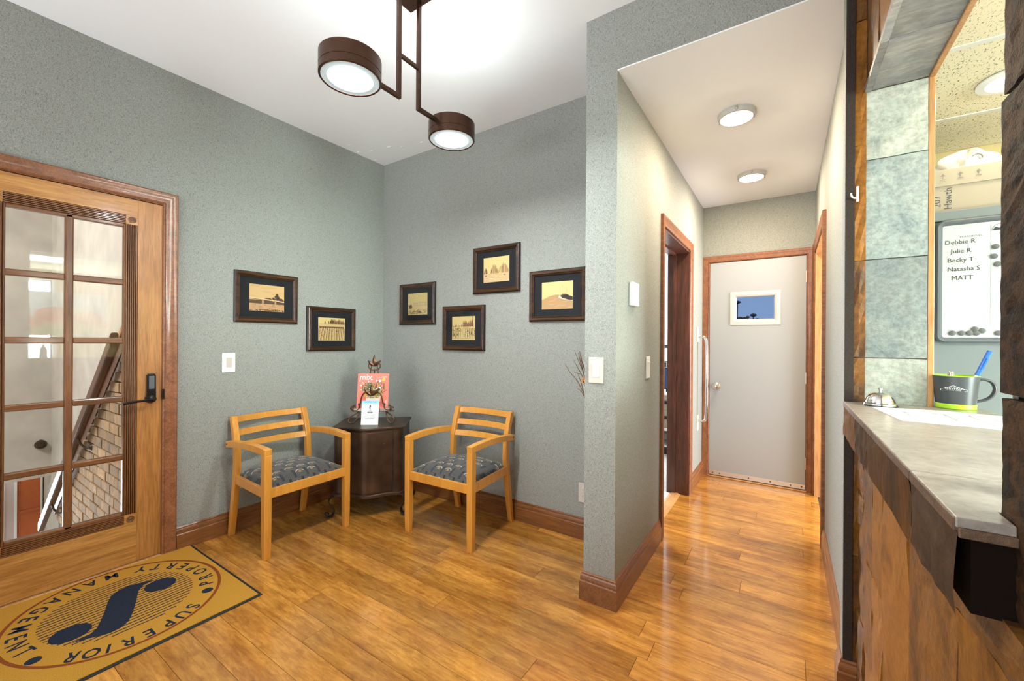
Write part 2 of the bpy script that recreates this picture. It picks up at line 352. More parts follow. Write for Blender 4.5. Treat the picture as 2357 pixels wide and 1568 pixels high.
def ob(name, g, mat, parent=None, M=None, smooth=None, bevel=0.0):
    o = link(name, g.mesh(name, smooth), mat, parent, M)
    if bevel:
        md = o.modifiers.new('bevel', 'BEVEL'); md.width = bevel; md.segments = 2; md.limit_method = 'ANGLE'; md.angle_limit = math.radians(40)
    return o
def tag(o, label, cat, group=None, kind=None):
    o['label'] = label; o['category'] = cat
    if group: o['group'] = group
    if kind: o['kind'] = kind
    return o
def thing(name, label, cat, M=None, group=None, kind=None):
    o = bpy.data.objects.new(name, None); COL.objects.link(o); o.empty_display_size = 0.05
    if M is not None:
        if isinstance(M, Matrix): o.matrix_world = M
        else: o.location = M
    return tag(o, label, cat, group, kind)
def struct(name, g, mat, label, cat, smooth=None, bevel=0.0): return tag(ob(name, g, mat, smooth=smooth, bevel=bevel), label, cat, kind='structure')
def basis(o, r, u):
    r = Vector(r).normalized(); u = Vector(u).normalized(); n = r.cross(u)
    return Matrix(((r.x,u.x,n.x,o[0]),(r.y,u.y,n.y,o[1]),(r.z,u.z,n.z,o[2]),(0,0,0,1)))
def onleft(y, z, x=0.0): return basis((x, y, z), (0,1,0), (0,0,1))      # hangs on a wall facing +X
def onback(x, z, y=0.0): return basis((x, y, z), (1,0,0), (0,0,1))      # hangs on a wall facing -Y
def Rz(loc, deg): return Matrix.Translation(loc) @ Matrix.Rotation(math.radians(deg), 4, 'Z')

_txt = {}
def glyphs(s, size, bold=0.0):
    """flat triangles of a line of text, x from 0, baseline y=0"""
    k = (s, size, bold)
    if k not in _txt:
        cu = bpy.data.curves.new('t', 'FONT'); cu.body = s; cu.size = size; cu.resolution_u = 2; cu.offset = bold; cu.fill_mode = 'FRONT'
        o = bpy.data.objects.new('t', cu); COL.objects.link(o); dg = bpy.context.evaluated_depsgraph_get()
        me = bpy.data.meshes.new_from_object(o.evaluated_get(dg)); bpy.data.objects.remove(o); bpy.data.curves.remove(cu)
        vs = [(v.co.x, v.co.y) for v in me.vertices]; fs = [[vs[i] for i in p.vertices] for p in me.polygons]
        wd = max((v[0] for v in vs), default=0); x0 = min((v[0] for v in vs), default=0); bpy.data.meshes.remove(me); _txt[k] = (fs, x0, wd)
    return _txt[k]
class Canvas:
    """flat printing: coloured shapes laid one over another"""
    def __init__(s, clip=None): s.f = []; s.z = 0; s.dz = 0.00012; s.clip = clip
    def poly(s, pts, c): s.f.append((pts, c, s.z)); s.z += s.dz; return s
    def polys(s, L, c):
        for p in L: s.f.append((p, c, s.z))
        s.z += s.dz; return s
    def rect(s, x0, y0, x1, y1, c): return s.poly([(x0,y0),(x1,y0),(x1,y1),(x0,y1)], c)
    def ell(s, x, y, rx, ry, c, n=20, a0=0.0): return s.poly([(x+rx*math.cos(2*PI*i/n+a0), y+ry*math.sin(2*PI*i/n+a0)) for i in range(n)], c)
    def ring(s, x, y, rx, ry, w_, c, n=48, a0=0, a1=2*PI):
        L = []
        for i in range(n):
            a, b_ = a0+(a1-a0)*i/n, a0+(a1-a0)*(i+1)/n
            L.append([(x+rx*math.cos(a), y+ry*math.sin(a)), (x+rx*math.cos(b_), y+ry*math.sin(b_)), (x+(rx-w_)*math.cos(b_), y+(ry-w_)*math.sin(b_)), (x+(rx-w_)*math.cos(a), y+(ry-w_)*math.sin(a))])
        return s.polys(L, c)
    def text(s, t, x, y, size, c, al='L', rot=0.0, sx=1.0):
        fs, x0, wd = glyphs(t, size); off = {'L': 0, 'C': -(x0+wd)/2, 'R': -wd}[al]; ca, sa = math.cos(rot), math.sin(rot)
        return s.polys([[(x+ca*(px+off)*sx-sa*py, y+sa*(px+off)*sx+ca*py) for px, py in f] for f in fs], c)
    def line(s, pts, w_, c):
        L = []
        for (x0, y0), (x1, y1) in zip(pts, pts[1:]):
            d = math.hypot(x1-x0, y1-y0) or 1; nx, ny = -(y1-y0)/d*w_/2, (x1-x0)/d*w_/2
            L.append([(x0+nx,y0+ny),(x1+nx,y1+ny),(x1-nx,y1-ny),(x0-nx,y0-ny)])
        return s.polys(L, c)
    def build(s, name, parent=None, M=None, mat='print', z0=0.0005, fn=None):
        b_ = bmesh.new(); lay = b_.loops.layers.float_color.new('Col')
        zk = min(1.0, .0014/max(s.z, 1e-9))
        for pts, c, z in s.f:
            if s.clip:
                for ax, lim, sg in ((0, s.clip[0], 1), (0, s.clip[2], -1), (1, s.clip[1], 1), (1, s.clip[3], -1)):
                    out = []
                    for i_, q in enumerate(pts):
                        pv = pts[i_-1]; dq, dp = (q[ax]-lim)*sg, (pv[ax]-lim)*sg
                        if (dq >= 0) != (dp >= 0): k_ = dp/(dp-dq); out.append((pv[0]+(q[0]-pv[0])*k_, pv[1]+(q[1]-pv[1])*k_))
                        if dq >= 0: out.append(q)
                    pts = out
                    if len(pts) < 3: break
                if len(pts) < 3: continue
            try: f = b_.faces.new([b_.verts.new((x, y, z0+z*zk)) for x, y in pts])
            except ValueError: continue
            f.normal_update()
            if f.normal.z < 0: f.normal_flip()
            for l in f.loops: l[lay] = (*c, 1)
        if fn:
            for v_ in b_.verts: v_.co = fn(v_.co)
        me = bpy.data.meshes.new(name); b_.to_mesh(me); b_.free()
        return link(name, me, mat, parent, M)

# ================================================================== STRUCTURE
H, H2 = 2.889, 2.59
PX0, PX1, PY, HE, HR = 2.244, 2.404, -0.574, 1.881, 3.288
YF = -4.6
# ---- floor: dark base with every plank on it
floor = struct('floor', G().box(-0.05, 3.34, YF, 0.12, -0.06, -0.006).box(PX0, 3.42, 0.12, HE+0.13, -0.06, -0.006), 'subfloor', 'polished golden brown plank floor', 'floor')
PW, PL = 0.1208, 1.21
_pm = {}
def plank(x0, x1, y0, y1):
    k = (round(x1-x0, 3), round(y1-y0, 3))
    if k not in _pm:
        hx, hy = (x1-x0)/2-0.0007, (y1-y0)/2-0.0007
        g = G(); t = 0.0002
        g.loops([[(-hx,-hy,-0.006),(hx,-hy,-0.006),(hx,hy,-0.006),(-hx,hy,-0.006)], [(-hx,-hy,-0.0003),(hx,-hy,-0.0003),(hx,hy,-0.0003),(-hx,hy,-0.0003)], [(-hx+t,-hy+t,0),(hx-t,-hy+t,0),(hx-t,hy-t,0),(-hx+t,hy-t,0)]])
        me = g.mesh('plank'); me.materials.append(MT['plank_wood']); _pm[k] = me
    o = bpy.data.objects.new('plank', _pm[k]); COL.objects.link(o); o.parent = floor; o.location = ((x0+x1)/2, (y0+y1)/2, 0)
row = 0
y = -0.321 - PW*20
rp = random.Random(3)
while y < HE+0.02:
    y1 = min(y+PW, HE+0.02)
    spans = [(0.0, 3.30)] if y1 <= PY+0.03 else ([(0.0, PX0+0.02), (PX1-0.02, HR+0.02)] if y < -0.02 else [(PX1-0.02, HR+0.02)])
    if 0.30 < y < 1.2: spans = [(PX1-0.09, HR+0.02)]
    if y1 > 0.0 and y < 0.0: spans = [(0.0, PX0+0.02), (PX1-0.02, HR+0.02)]
    off = rp.choice([0.13, 0.43, 0.75, 1.02]) + rp.uniform(-0.06, 0.06)
    for a, b_ in spans:
        x = a - ((a+off) % PL)
        while x < b_:
            xa, xb = max(x, a), min(x+PL, b_)
            if xb-xa > 0.03: plank(xa, xb, y, y1)
            x += PL
    y += PW; row += 1
# back part of the floor, behind the camera
ob('plank_field', G().box(0, 3.34, YF, -0.321-PW*20, -0.006, -0.0002), 'plank_wood', floor)

# ---- ceilings
struct('ceiling', G().box(-0.12, 3.40, YF-0.12, 0.12, H, H+0.08), 'ceiling_white', 'smooth white main ceiling with small plaster flaws', 'ceiling')
cl = bpy.data.objects['ceiling']
rp = random.Random(5)
for (x, y, s_) in ((0.14, -0.25, .012), (0.33, -0.22, .016), (0.42, -0.16, .012), (0.08, -0.42, .014), (0.62, -0.13, .012), (0.03, -0.12, .01), (0.03, -0.30, .012)):
    ob('plaster_blister', G().lathe([(s_*1.6, 0), (s_*1.2, -s_*.16), (s_*.5, -s_*.25), (0.0005, -s_*.28)], 10, Matrix.Translation((x, y, H)) @ Matrix.Diagonal((1, .6, 1, 1))), 'ceiling_white', cl, smooth=True)
struct('ceiling_hall', G().box(PX1, 3.42, PY, HE+0.1, H2, H2+0.006), 'ceiling_white', 'lower white ceiling over the hallway', 'ceiling')

# ---- walls
struct('wall_left', G().box(-0.12, 0, -1.590, 0.12, 0, H).box(-0.12, 0, YF, -2.393, 0, H).box(-0.12, 0, -2.393, -1.590, 2.093, H), 'wallpaper', 'grey fleck wallpapered wall with glass door', 'wall')
struct('wall_back', G().box(-0.12, PX0+0.02, 0, 0.12, 0, H), 'wallpaper', 'grey fleck wallpapered wall behind the cabinet and chairs', 'wall')
struct('wall_hall_left', G().box(PX0, PX1, PY, 0.325, 0, H).box(PX0, PX1, 0.325, 1.205, 2.05, H).box(PX0, PX1, 1.205, HE+0.12, 0, H), 'wallpaper', 'wallpapered partition wall between seating nook and hallway', 'wall')
struct('wall_hall_right', G().box(HR, 3.42, PY+0.02, 0.785, 0, H).box(HR, 3.42, 0.785, 1.80, 2.05, H).box(HR, 3.42, 1.80, HE+0.12, 0, H), 'wallpaper', 'wallpapered right wall of the hallway', 'wall')
pil = struct('wall_pilaster', G().box(3.261, 3.2875, PY, -0.50, 0, H), 'wallpaper', 'narrow wallpapered wall end beside the stone cladding', 'wall')
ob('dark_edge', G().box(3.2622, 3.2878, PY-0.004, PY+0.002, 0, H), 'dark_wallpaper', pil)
struct('wall_hall_end', G().box(PX0, 2.455, HE, HE+0.12, 0, H2+.02).box(3.235, 3.42, HE, HE+0.12, 0, H2+.02).box(2.455, 3.235, HE, HE+0.12, 2.056, H2+.02), 'wallpaper', 'wallpapered end wall of the hallway above the grey door', 'wall')
struct('wall_header', G().box(PX1, 3.42, PY, PY+0.12, H2+0.006, H), 'wallpaper', 'wallpapered header above the hallway entrance', 'wall')
# front wall behind the camera, with a window added for fill light
struct('wall_front', G().box(-0.12, 0.2, YF-0.12, YF, 0, H).box(2.9, 3.5, YF-0.12, YF, 0, H).box(0.2, 2.9, YF-0.12, YF, 0, 0.55).box(0.2, 2.9, YF-0.12, YF, 2.55, H), 'wallpaper', 'front wall with a wide added window', 'wall')
g = G()
for x in (0.2, 1.08, 1.98, 2.86): g.box(x, x+0.04, YF-0.09, YF-0.03, 0.55, 2.55)
g.box(0.2, 2.9, YF-0.09, YF-0.03, 0.55, 0.59).box(0.2, 2.9, YF-0.09, YF-0.03, 2.51, 2.55)
struct('fill_window_1', g, 'casing_wood', 'unseen wide wooden window added for fill light', 'window')

# ---- sweeps for casings and baseboards
CAS = [(0, 0), (0, .010), (.006, .014), (.012, .011), (.022, .0135), (.046, .016), (.052, .0195), (.064, .021), (.069, .017), (.069, 0)]
def casing(name, M, a0, a1, z1, label, mat='casing_wood', wd=1.0):
    """door casing: local x along the wall, y up, z out of the wall"""
    g = G(); rings = []
    for f in (lambda s: (a0-s, 0.0), lambda s: (a0-s, z1+s), lambda s: (a1+s, z1+s), lambda s: (a1+s, 0.0)):
        rings.append([Vector((*f(s*wd), t)) for s, t in CAS])
    g.loops(rings)
    o = ob(name, g, mat, smooth=30); o.matrix_world = M
    return tag(o, label, 'door casing', kind='structure')
BAS = [(0, 0), (.017, 0), (.017, .092), (.013, .098), (.014, .104), (.012, .120), (.007, .127), (.008, .133), (.003, .140), (0, .140)]
def baseboard(name, path, mat, label):
    """path along the wall foot, room on the right-hand side; mitred corners"""
    P = [Vector((*p, 0)) for p in path]; rings = []
    for i, p in enumerate(P):
        d0 = (P[i]-P[i-1]).normalized() if i else None; d1 = (P[i+1]-P[i]).normalized() if i < len(P)-1 else None
        n0 = Vector((d0.y, -d0.x, 0)) if d0 else None; n1 = Vector((d1.y, -d1.x, 0)) if d1 else None
        if n0 is None: n = n1
        elif n1 is None: n = n0
        else: n = (n0+n1); n = n / max(0.2, n.dot(n0))
        rings.append([p + n*t + Vector((0, 0, z)) for t, z in BAS])
    return tag(ob(name, G().loops(rings), mat, smooth=30), label, 'baseboard', kind='structure')
baseboard('baseboard_left', [(0, -1.539), (0, 0)], 'base_wood_y', 'brown moulded baseboard along the wall with the glass door')
baseboard('baseboard_back', [(0, 0), (PX0, 0)], 'base_wood_x', 'brown moulded baseboard behind the chairs and cabinet')
baseboard('baseboard_pillar', [(PX0, -0.30), (PX0, PY), (PX1, PY), (PX1, 0.256)], 'base_wood_y', 'brown moulded baseboard wrapping the partition end')
baseboard('baseboard_hall_left', [(PX1, 1.274), (PX1, HE)], 'base_wood_y', 'short brown baseboard below the grab bar')
baseboard('baseboard_hall_right', [(HR, 0.716), (HR, -0.50)], 'base_wood_y', 'brown baseboard along the right hallway wall')
baseboard('baseboard_pilaster', [(3.261, -0.50), (3.261, PY), (3.300, PY)], 'base_wood_x', 'brown baseboard wrapping the narrow wall end')

casing('trim_1', onleft(0, 0, 0.0), -2.387, -1.610, 2.085, 'reddish brown moulded casing around the glass door')
casing('trim_2', onleft(0, 0, PX1), 0.325, 1.205, 2.05, 'reddish wood casing around the left hallway doorway')
casing('trim_3', onback(0, 0, HE), 2.462, 3.230, 2.05, 'reddish wood casing around the grey door', wd=0.84)
casing('trim_4', basis((HR, 0, 0), (0,-1,0), (0,0,1)), -1.80, -0.785, 2.05, 'reddish wood casing around the right hallway doorway')
# jambs of the openings
struct('trim_5', G().box(PX0-.01, PX1+.004, 1.188, 1.207, 0, 2.05).box(PX0-.01, PX1+.004, 0.323, 0.342, 0, 2.05).box(PX0-.01, PX1+.004, .323, 1.207, 2.033, 2.052).box(PX0+.035, PX0+.06, 1.176, 1.19, 0, 2.035).box(PX0+.035, PX0+.06, .342, 1.19, 2.02, 2.035), 'jamb_wood', 'dark scuffed wooden jamb of the left hallway doorway', 'door jamb')
struct('trim_6', G().box(HR-.004, 3.43, 1.782, 1.802, 0, 2.05).box(HR-.004, 3.43, 0.783, 0.802, 0, 2.05).box(HR-.004, 3.43, .783, 1.802, 2.033, 2.052), 'trim_maple', 'pale wooden jamb of the right hallway doorway', 'door jamb')
struct('trim_7', G().box(2.453, 2.464, HE-.002, HE+.12, 0, 2.056).box(3.227, 3.237, HE-.002, HE+.12, 0, 2.056).box(2.453, 3.237, HE-.002, HE+.12, 2.048, 2.058), 'casing_wood', 'wooden jamb behind the grey door', 'door jamb')
struct('trim_8', G().box(-.125, .004, -1.612, -1.588, 0, 2.093).box(-.125, .004, -2.395, -2.372, 0, 2.093).box(-.125, .004, -2.395, -1.588, 2.081, 2.095), 'casing_wood', 'wooden jamb of the glass door', 'door jamb')
# threshold strips
struct('trim_9', G().prism([(-.045, 0), (.045, 0), (.02, .009), (-.02, .009)], 0.342, 1.188, basis((PX1-.10, 0, 0), (1,0,0), (0,0,1)) @ Matrix.Diagonal((1,1,-1,1))), 'trim_maple', 'golden wood threshold strip between carpet and planks', 'threshold')
struct('trim_10', G().box(-.11, .012, -2.372, -1.612, 0, .013), 'trim_maple', 'pale wooden sill under the glass door', 'threshold', bevel=.003)

# ================================================================== DOOR 1: glazed oak door
d1 = thing('door_1', 'oak door with ten glass panes and black lever lock', 'door', (0, 0, 0), kind='structure')
YR, YL = -1.611, -2.375            # latch and hinge edges
XF, XB = -0.004, -0.048
YC = (YR+YL)/2
pz = [0.310+0.3276*k for k in range(5)]; PHH = 0.2946
py_ = [(-2.202, -2.0075), (-1.9755, -1.781)]
ob('stile', G().box(XB, XF, YR-0.111, YR, .016, 2.078), 'oak_z', d1, bevel=.0015)
ob('stile', G().box(XB, XF, YL, YL+0.111, .016, 2.078), 'oak_z', d1, bevel=.0015)
ob('rail', G().box(XB, XF-.0002, YL+0.111, YR-0.111, .016, .241), 'oak_y', d1, bevel=.0012)
ob('rail', G().box(XB, XF-.0002, YL+0.111, YR-0.111, 1.985, 2.078), 'oak_y', d1, bevel=.0012)
# fluted mouldings with bullseye corner blocks
def flute(x0, x1, y0, y1, z0, z1, vert):
    g = G(); n = 6
    a0, a1 = (y0, y1) if vert else (z0, z1)
    for i in range(n):
        p, q = a0+(a1-a0)*i/n, a0+(a1-a0)*(i+1)/n; m_ = (p+q)/2; e = (q-p)*.38
        pr = [(p+.0004, x0), (q-.0004, x0), (q-.0004, x1-.006), (m_+e*.6, x1), (m_-e*.6, x1), (p+.0004, x1-.006)]
        if vert: g.loops([[Vector((x, a, z)) for a, x in pr] for z in (z0, z1)])
        else: g.loops([[Vector((x, y, a)) for a, x in pr] for y in (y0, y1)])
    return g
fy0, fy1 = YR-0.111-.052, YR-0.111
ob('fluted_moulding', flute(XB+.004, XF-.001, fy0, fy1, .293, 1.933, True), 'dark_oak_z', d1)
ob('fluted_moulding', flute(XB+.004, XF-.001, YL+.111, YL+.163, .293, 1.933, True), 'dark_oak_z', d1)
ob('fluted_moulding', flute(XB+.004, XF-.001, YL+.163, fy0, .241, .293, False), 'dark_oak_y', d1)
ob('fluted_moulding', flute(XB+.004, XF-.001, YL+.163, fy0, 1.933, 1.985, False), 'dark_oak_y', d1)
for yy in (fy0, YL+.111):
    for zz in (.241, 1.933):
        bl = ob('corner_block', G().box(XB+.004, XF+.001, yy, yy+.052, zz, zz+.052), 'oak_y', d1, bevel=.001)
        ob('bullseye', G().lathe([(.018, 0), (.018, .003), (.014, .004), (.012, .001), (.009, .001), (.006, .004), (.0005, .005)], 20, Matrix.Translation((XF+.001, yy+.026, zz+.026)) @ Matrix.Rotation(PI/2, 4, 'Y')), 'dark_oak_z', bl, smooth=True)
# glazing bars
gx0, gx1 = XB+.006, XF-.006
g = G().box(gx0, gx1, py_[0][1], py_[1][0], .293, 1.933); ob('muntin', g, 'dark_oak_z', d1, bevel=.006)
for k in range(4):
    for a, b_ in py_:
        ob('muntin', G().box(gx0, gx1, a-.002, b_+.002, pz[k]+PHH, pz[k+1]), 'dark_oak_y', d1, bevel=.006)
g = G().box(gx0, gx1, py_[1][1], fy0, .293, 1.933).box(gx0, gx1, YL+.163, py_[0][0], .293, 1.933)
ob('glazing_bead', g, 'dark_oak_z', d1, bevel=.003)
g = G().box(gx0, gx1, py_[0][0], py_[1][1], .293, .310).box(gx0, gx1, py_[0][0], py_[1][1], pz[4]+PHH, 1.933)
ob('glazing_bead', g, 'dark_oak_y', d1, bevel=.003)
for k in range(5):
    for a, b_ in py_:
        ob('pane', G().box(-.029, -.025, a-.002, b_+.002, pz[k]-.002, pz[k]+PHH+.002), 'pane_glass', d1)
# lock
lk = ob('lock_plate', G().prism([(-.019, -.075), (.019, -.075), (.022, -.06), (.020, .070), (.014, .080), (-.014, .080), (-.020, .070), (-.022, -.06)], 0, .022, onleft(-1.663, 1.005, XF)), 'black_metal', d1, bevel=.004); lk['label'] = 'black keypad lock plate'
ob('keypad', G().box(-.013, .013, -.010, .066, .020, .026, onleft(-1.663, 1.005, XF)), 'board_frame', lk, bevel=.003)
ob('lever', G().sweep([(XF+.005, -1.663, .938), (XF+.045, -1.663, .938), (XF+.060, -1.672, .938), (XF+.063, -1.70, .937), (XF+.060, -1.745, .934), (XF+.054, -1.795, .926)], [(-.009,-.006),(.009,-.006),(.010,.002),(.006,.007),(-.006,.007),(-.010,.002)]), 'black_metal', lk, smooth=40)
ob('rose', G().lathe([(.027, 0), (.027, .008), (.020, .030), (.010, .034), (.0005, .034)], 24, Matrix.Translation((XF, -1.663, .938)) @ Matrix.Rotation(PI/2, 4, 'Y')), 'black_metal', lk, smooth=30)
ob('strike', G().box(.001, .014, -1.613, -1.602, .93, .99), 'black_metal', d1)

# ================================================================== stairwell beyond the glass door
YW, XE = -1.575, -3.30
def capz(x): return 1.238 + 0.777*(x+0.915)
struct('wall_stair_right', G().box(XE-.5, -.12, YW, YW+.1, -1.6, H), 'plaster', 'pale rough plaster wall of the stairwell', 'wall')
struct('wall_stair_end', G().box(XE-.12, XE, -3.7, YW, -.15, H), 'plaster', 'pale plaster wall over the foot of the stairs', 'wall')
struct('wall_stair_left', G().box(-5.6, -.12, -3.8, -3.7, -2.6, H), 'plaster', 'plaster wall on the far side of the stairs', 'wall')
struct('ceiling_stair', G().box(-5.6, -.12, -3.8, YW+.1, H, H+.05), 'ceiling_white', 'ceiling of the stairwell', 'ceiling')
g = G()
for k in range(10): g.box(-.35-.26*(k+1), -.35-.26*k, -3.6, YW-.001, -2.4, -.20*(k+1))
struct('stairs', g.box(-.35, -.12, -3.6, YW-.001, -.3, -.01), 'carpet', 'carpeted flight of stairs going down', 'stairs')
struct('floor_lower', G().box(-5.6, -2.9, -3.7, -1.0, -2.65, -2.6), 'carpet', 'lower lobby floor', 'floor')
# brick wainscot, each brick a piece
bw = struct('wall_brick', G().prism([(-2.75, capz(-2.75)-.12), (-.14, capz(-.14)-.12), (-.14, -.55), (-2.75, -.55)], 0, .028, basis((0, YW, 0), (1,0,0), (0,0,1))), 'mortar', 'weathered tan and grey brick wall along the stairs', 'wall')
bm_ = None; rp = random.Random(11); nb = 0
BLn, BHt = .205, .066
for r_i in range(28):
    z = -.45 + r_i*.0755
    x = -2.72 + (0.1075 if r_i % 2 else 0)
    while x < -.75:
        if capz(x+.02)-.14 > z+BHt and nb < 300 and z > -.55 + max(0, (-1.2-x))*0 and z < capz(x)-.1:
            if bm_ is None:
                bm_ = G().box(-BLn/2, BLn/2, -.018, .012, -BHt/2, BHt/2).bev(.003).mesh('brick'); bm_.materials.append(MT['brick_face'])
            o = bpy.data.objects.new('brick', bm_); COL.objects.link(o); o.parent = bw
            o.location = (x+BLn/2, YW-.028+rp.uniform(-.003, .003), z+BHt/2); o.rotation_euler.y = rp.uniform(-.006, .006); nb += 1
        x += .215
def slope_bar(x0, x1, y0, y1, d0, d1_):
    return G().loops([[Vector((x, y0, capz(x)+d0)), Vector((x, y1, capz(x)+d0)), Vector((x, y1, capz(x)+d1_)), Vector((x, y0, capz(x)+d1_))] for x in (x0, x1)])
st_ = thing('trim_11', 'sloping orange wood cap on top of the brick wall', 'wall cap', (0, 0, 0), kind='structure')
ob('cap_board', slope_bar(-2.9, -.5, YW-.05, YW+.0, -.05, 0.0), 'rail_wood', st_, bevel=.004)
ob('skirt_board', slope_bar(-2.9, -.5, YW-.035, YW-.002, -.145, -.05), 'rail_brown', st_)
hr_ = thing('handrail', 'brown sloping handrail on iron bracket beside brick wall', 'handrail', (0, 0, 0))
ob('rail', slope_bar(-3.0, -.62, YW-.13, YW-.085, -.235, -.135), 'rail_brown', hr_, bevel=.012)
for bx in (-1.50, -2.45):
    bk = ob('bracket', G().tube([(bx, YW-.04, capz(bx)-.36), (bx-.02, YW-.07, capz(bx)-.37), (bx-.05, YW-.10, capz(bx)-.33), (bx-.06, YW-.107, capz(bx-.06)-.24)], .008), 'dark_iron', hr_, smooth=True)
    ob('rosette', G().lathe([(.034, 0), (.034, .012), (.018, .03), (.0005, .034)], 16, Matrix.Translation((bx, YW-.028, capz(bx)-.36)) @ Matrix.Rotation(PI/2, 4, 'X')), 'dark_iron', bk, smooth=30)
vt = thing('wall_lamp', 'small dark round fitting on the stairwell end wall', 'wall fitting', (XE, -1.648, .19))
ob('collar', G().lathe([(.045, 0), (.045, .015), (.036, .03), (.034, .055), (.028, .055), (.026, .02)], 20, Matrix.Rotation(PI/2, 4, 'Y')), 'dark_iron', vt, smooth=30)
ob('cap', G().lathe([(.02, .0), (.02, .03), (.0005, .034)], 12, Matrix.Translation((.0, 0, .03)) @ Matrix.Rotation(PI/2, 4, 'Y')), 'dark_iron', vt, smooth=30)
# street door at the foot of the stairs
d3 = thing('door_3', 'orange panelled door at the foot of the stairs', 'door', (0, 0, 0), kind='structure')
XD = -3.66
ob('slab', G().box(XD-.04, XD, -1.765, -1.600, -2.58, -.18), 'orange_paint', d3)
ob('panel_rail', G().box(XD, XD+.010, -1.745, -1.602, -.575, -.545), 'orange_paint', d3, bevel=.003)
ob('panel_rail', G().box(XD, XD+.010, -1.752, -1.745, -2.4, -.2), 'orange_paint', d3, bevel=.003)
ob('jamb', G().box(XD-.06, XD+.02, -1.600, -1.586, -2.6, -.1), 'white_paint', d3)
ob('jamb', G().box(XD-.06, XD+.02, -1.784, -1.765, -2.6, -.1), 'white_paint', d3)
ob('side_panel', G().box(XD-.06, XD, -1.850, -1.784, -2.6, -.1), 'pink_paint', d3)
ob('jamb', G().box(XD-.06, XD+.02, -1.900, -1.850, -2.6, -.1), 'white_paint', d3)
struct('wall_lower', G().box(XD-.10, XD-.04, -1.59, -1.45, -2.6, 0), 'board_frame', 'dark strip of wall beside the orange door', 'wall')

# ================================================================== DOOR 2: grey hall door
d2 = thing('door_2', 'plain grey door with small window at hallway end', 'door', (0, 0, 0), kind='structure')
dx0, dx1, dy0, dy1 = 2.4665, 3.2245, HE+.001, HE+.040
wx0, wx1, wz0, wz1 = 2.688, 2.995, 1.497, 1.712
ob('slab', G().box(dx0, wx0, dy0, dy1, .014, 2.045).box(wx1, dx1, dy0, dy1, .014, 2.045).box(wx0, wx1, dy0, dy1, .014, wz0).box(wx0, wx1, dy0, dy1, wz1, 2.045), 'grey_door', d2)
fw_, fd = .046, .010
wf = ob('window_frame', G().loops([[Vector((x, y, z)) for x, z, y in q] for q in (
    [(wx0-fw_+s, wz0-fw_+s, HE-t) for s, t in ((0, 0), (0, .007), (.03, .010), (.044, .004), (.052, -.012), (.052, -.02))],
    [(wx1+fw_-s, wz0-fw_+s, HE-t) for s, t in ((0, 0), (0, .007), (.03, .010), (.044, .004), (.052, -.012), (.052, -.02))],
    [(wx1+fw_-s, wz1+fw_-s, HE-t) for s, t in ((0, 0), (0, .007), (.03, .010), (.044, .004), (.052, -.012), (.052, -.02))],
    [(wx0-fw_+s, wz1+fw_-s, HE-t) for s, t in ((0, 0), (0, .007), (.03, .010), (.044, .004), (.052, -.012), (.052, -.02))])], close='ring', caps=False), 'door_frame_white', d2, smooth=25)
for sx_, sz_ in ((wx0-.03, wz0-.03), (wx1+.03, wz0-.03), (wx0-.03, wz1+.03), (wx1+.03, wz1+.03), ((wx0+wx1)/2, wz0-.03), ((wx0+wx1)/2, wz1+.03), (wx0-.03, 1.6), (wx1+.03, 1.6)):
    ob('screw', G().lathe([(.004, 0), (.003, .0015), (.0004, .002)], 8, Matrix.Translation((sx_, HE-.0085, sz_)) @ Matrix.Rotation(PI/2, 4, 'X')), 'plate_white', wf)
ob('pane', G().box(wx0-.004, wx1+.004, HE+.018, HE+.022, wz0-.004, wz1+.004), 'frosted_glass', d2)
kb = ob('knob', G().lathe([(.033, 0), (.033, .004), (.026, .008), (.013, .012), (.012, .034), (.022, .042), (.029, .054), (.027, .064), (.016, .070), (.0005, .071)], 28, Matrix.Translation((2.529, HE, .867)) @ Matrix.Rotation(PI/2, 4, 'X')), 'nickel', d2, smooth=35); kb['label'] = 'round nickel door knob'
ob('key_cylinder', G().lathe([(.009, .0705), (.009, .074), (.0005, .0745)], 14, Matrix.Translation((2.529, HE, .867)) @ Matrix.Rotation(PI/2, 4, 'X')), 'chrome', kb)
sw = ob('sweep', G().box(dx0+.002, dx1-.002, HE-.006, HE+.001, .016, .056), 'steel_strip', d2); sw['label'] = 'pale metal sweep along the door foot'
for x in (2.50, 2.56, 2.80, 2.97, 3.12, 3.20):
    ob('rivet', G().lathe([(.006, 0), (.004, .003), (.0004, .0035)], 8, Matrix.Translation((x, HE-.006, .036)) @ Matrix.Rotation(PI/2, 4, 'X')), 'dark_iron', sw)
for z in (.24, .98, 1.86):
    ob('hinge', G().box(3.222, 3.229, HE-.012, HE+.004, z-.05, z+.05), 'steel_strip', d2, bevel=.002)
struct('trim_12', G().box(2.455, 3.235, HE-.03, HE+.05, 0, .009), 'trim_maple', 'golden wood threshold under the grey door', 'threshold', bevel=.003)

# outdoors behind the little window
struct('ground_outside', G().box(-30, 40, HE+.2, 90, -1.2, -1.1), 'rubber', 'dark ground outside the hall door', 'ground')
def blob_tree(x, y, z, r, label):
    t = thing('tree', label, 'tree', (x, y, -1.1), group='trees beyond the hall door window')
    ob('trunk', G().tube([(0, 0, 0), (0.05, 0, z+1.1)], r*.12), 'twig', t)
    g = G(); rr_ = random.Random(int(x*10))
    for k in range(9):
        c = Vector((rr_.uniform(-1, 1)*r, rr_.uniform(-.5, .5)*r, z+1.1+rr_.uniform(-.25, .35)*r)); s_ = r*rr_.uniform(.3, .55)
        g.lathe([(s_*math.sin(a), -s_*.8*math.cos(a)) for a in [PI*i/6 for i in range(1, 6)]], 8, Matrix.Translation(c), cap=True)
    ob('crown', g, 'twig', t)
blob_tree(.72, 28, 2.80, .30, 'dark tree low at the left of the door window')
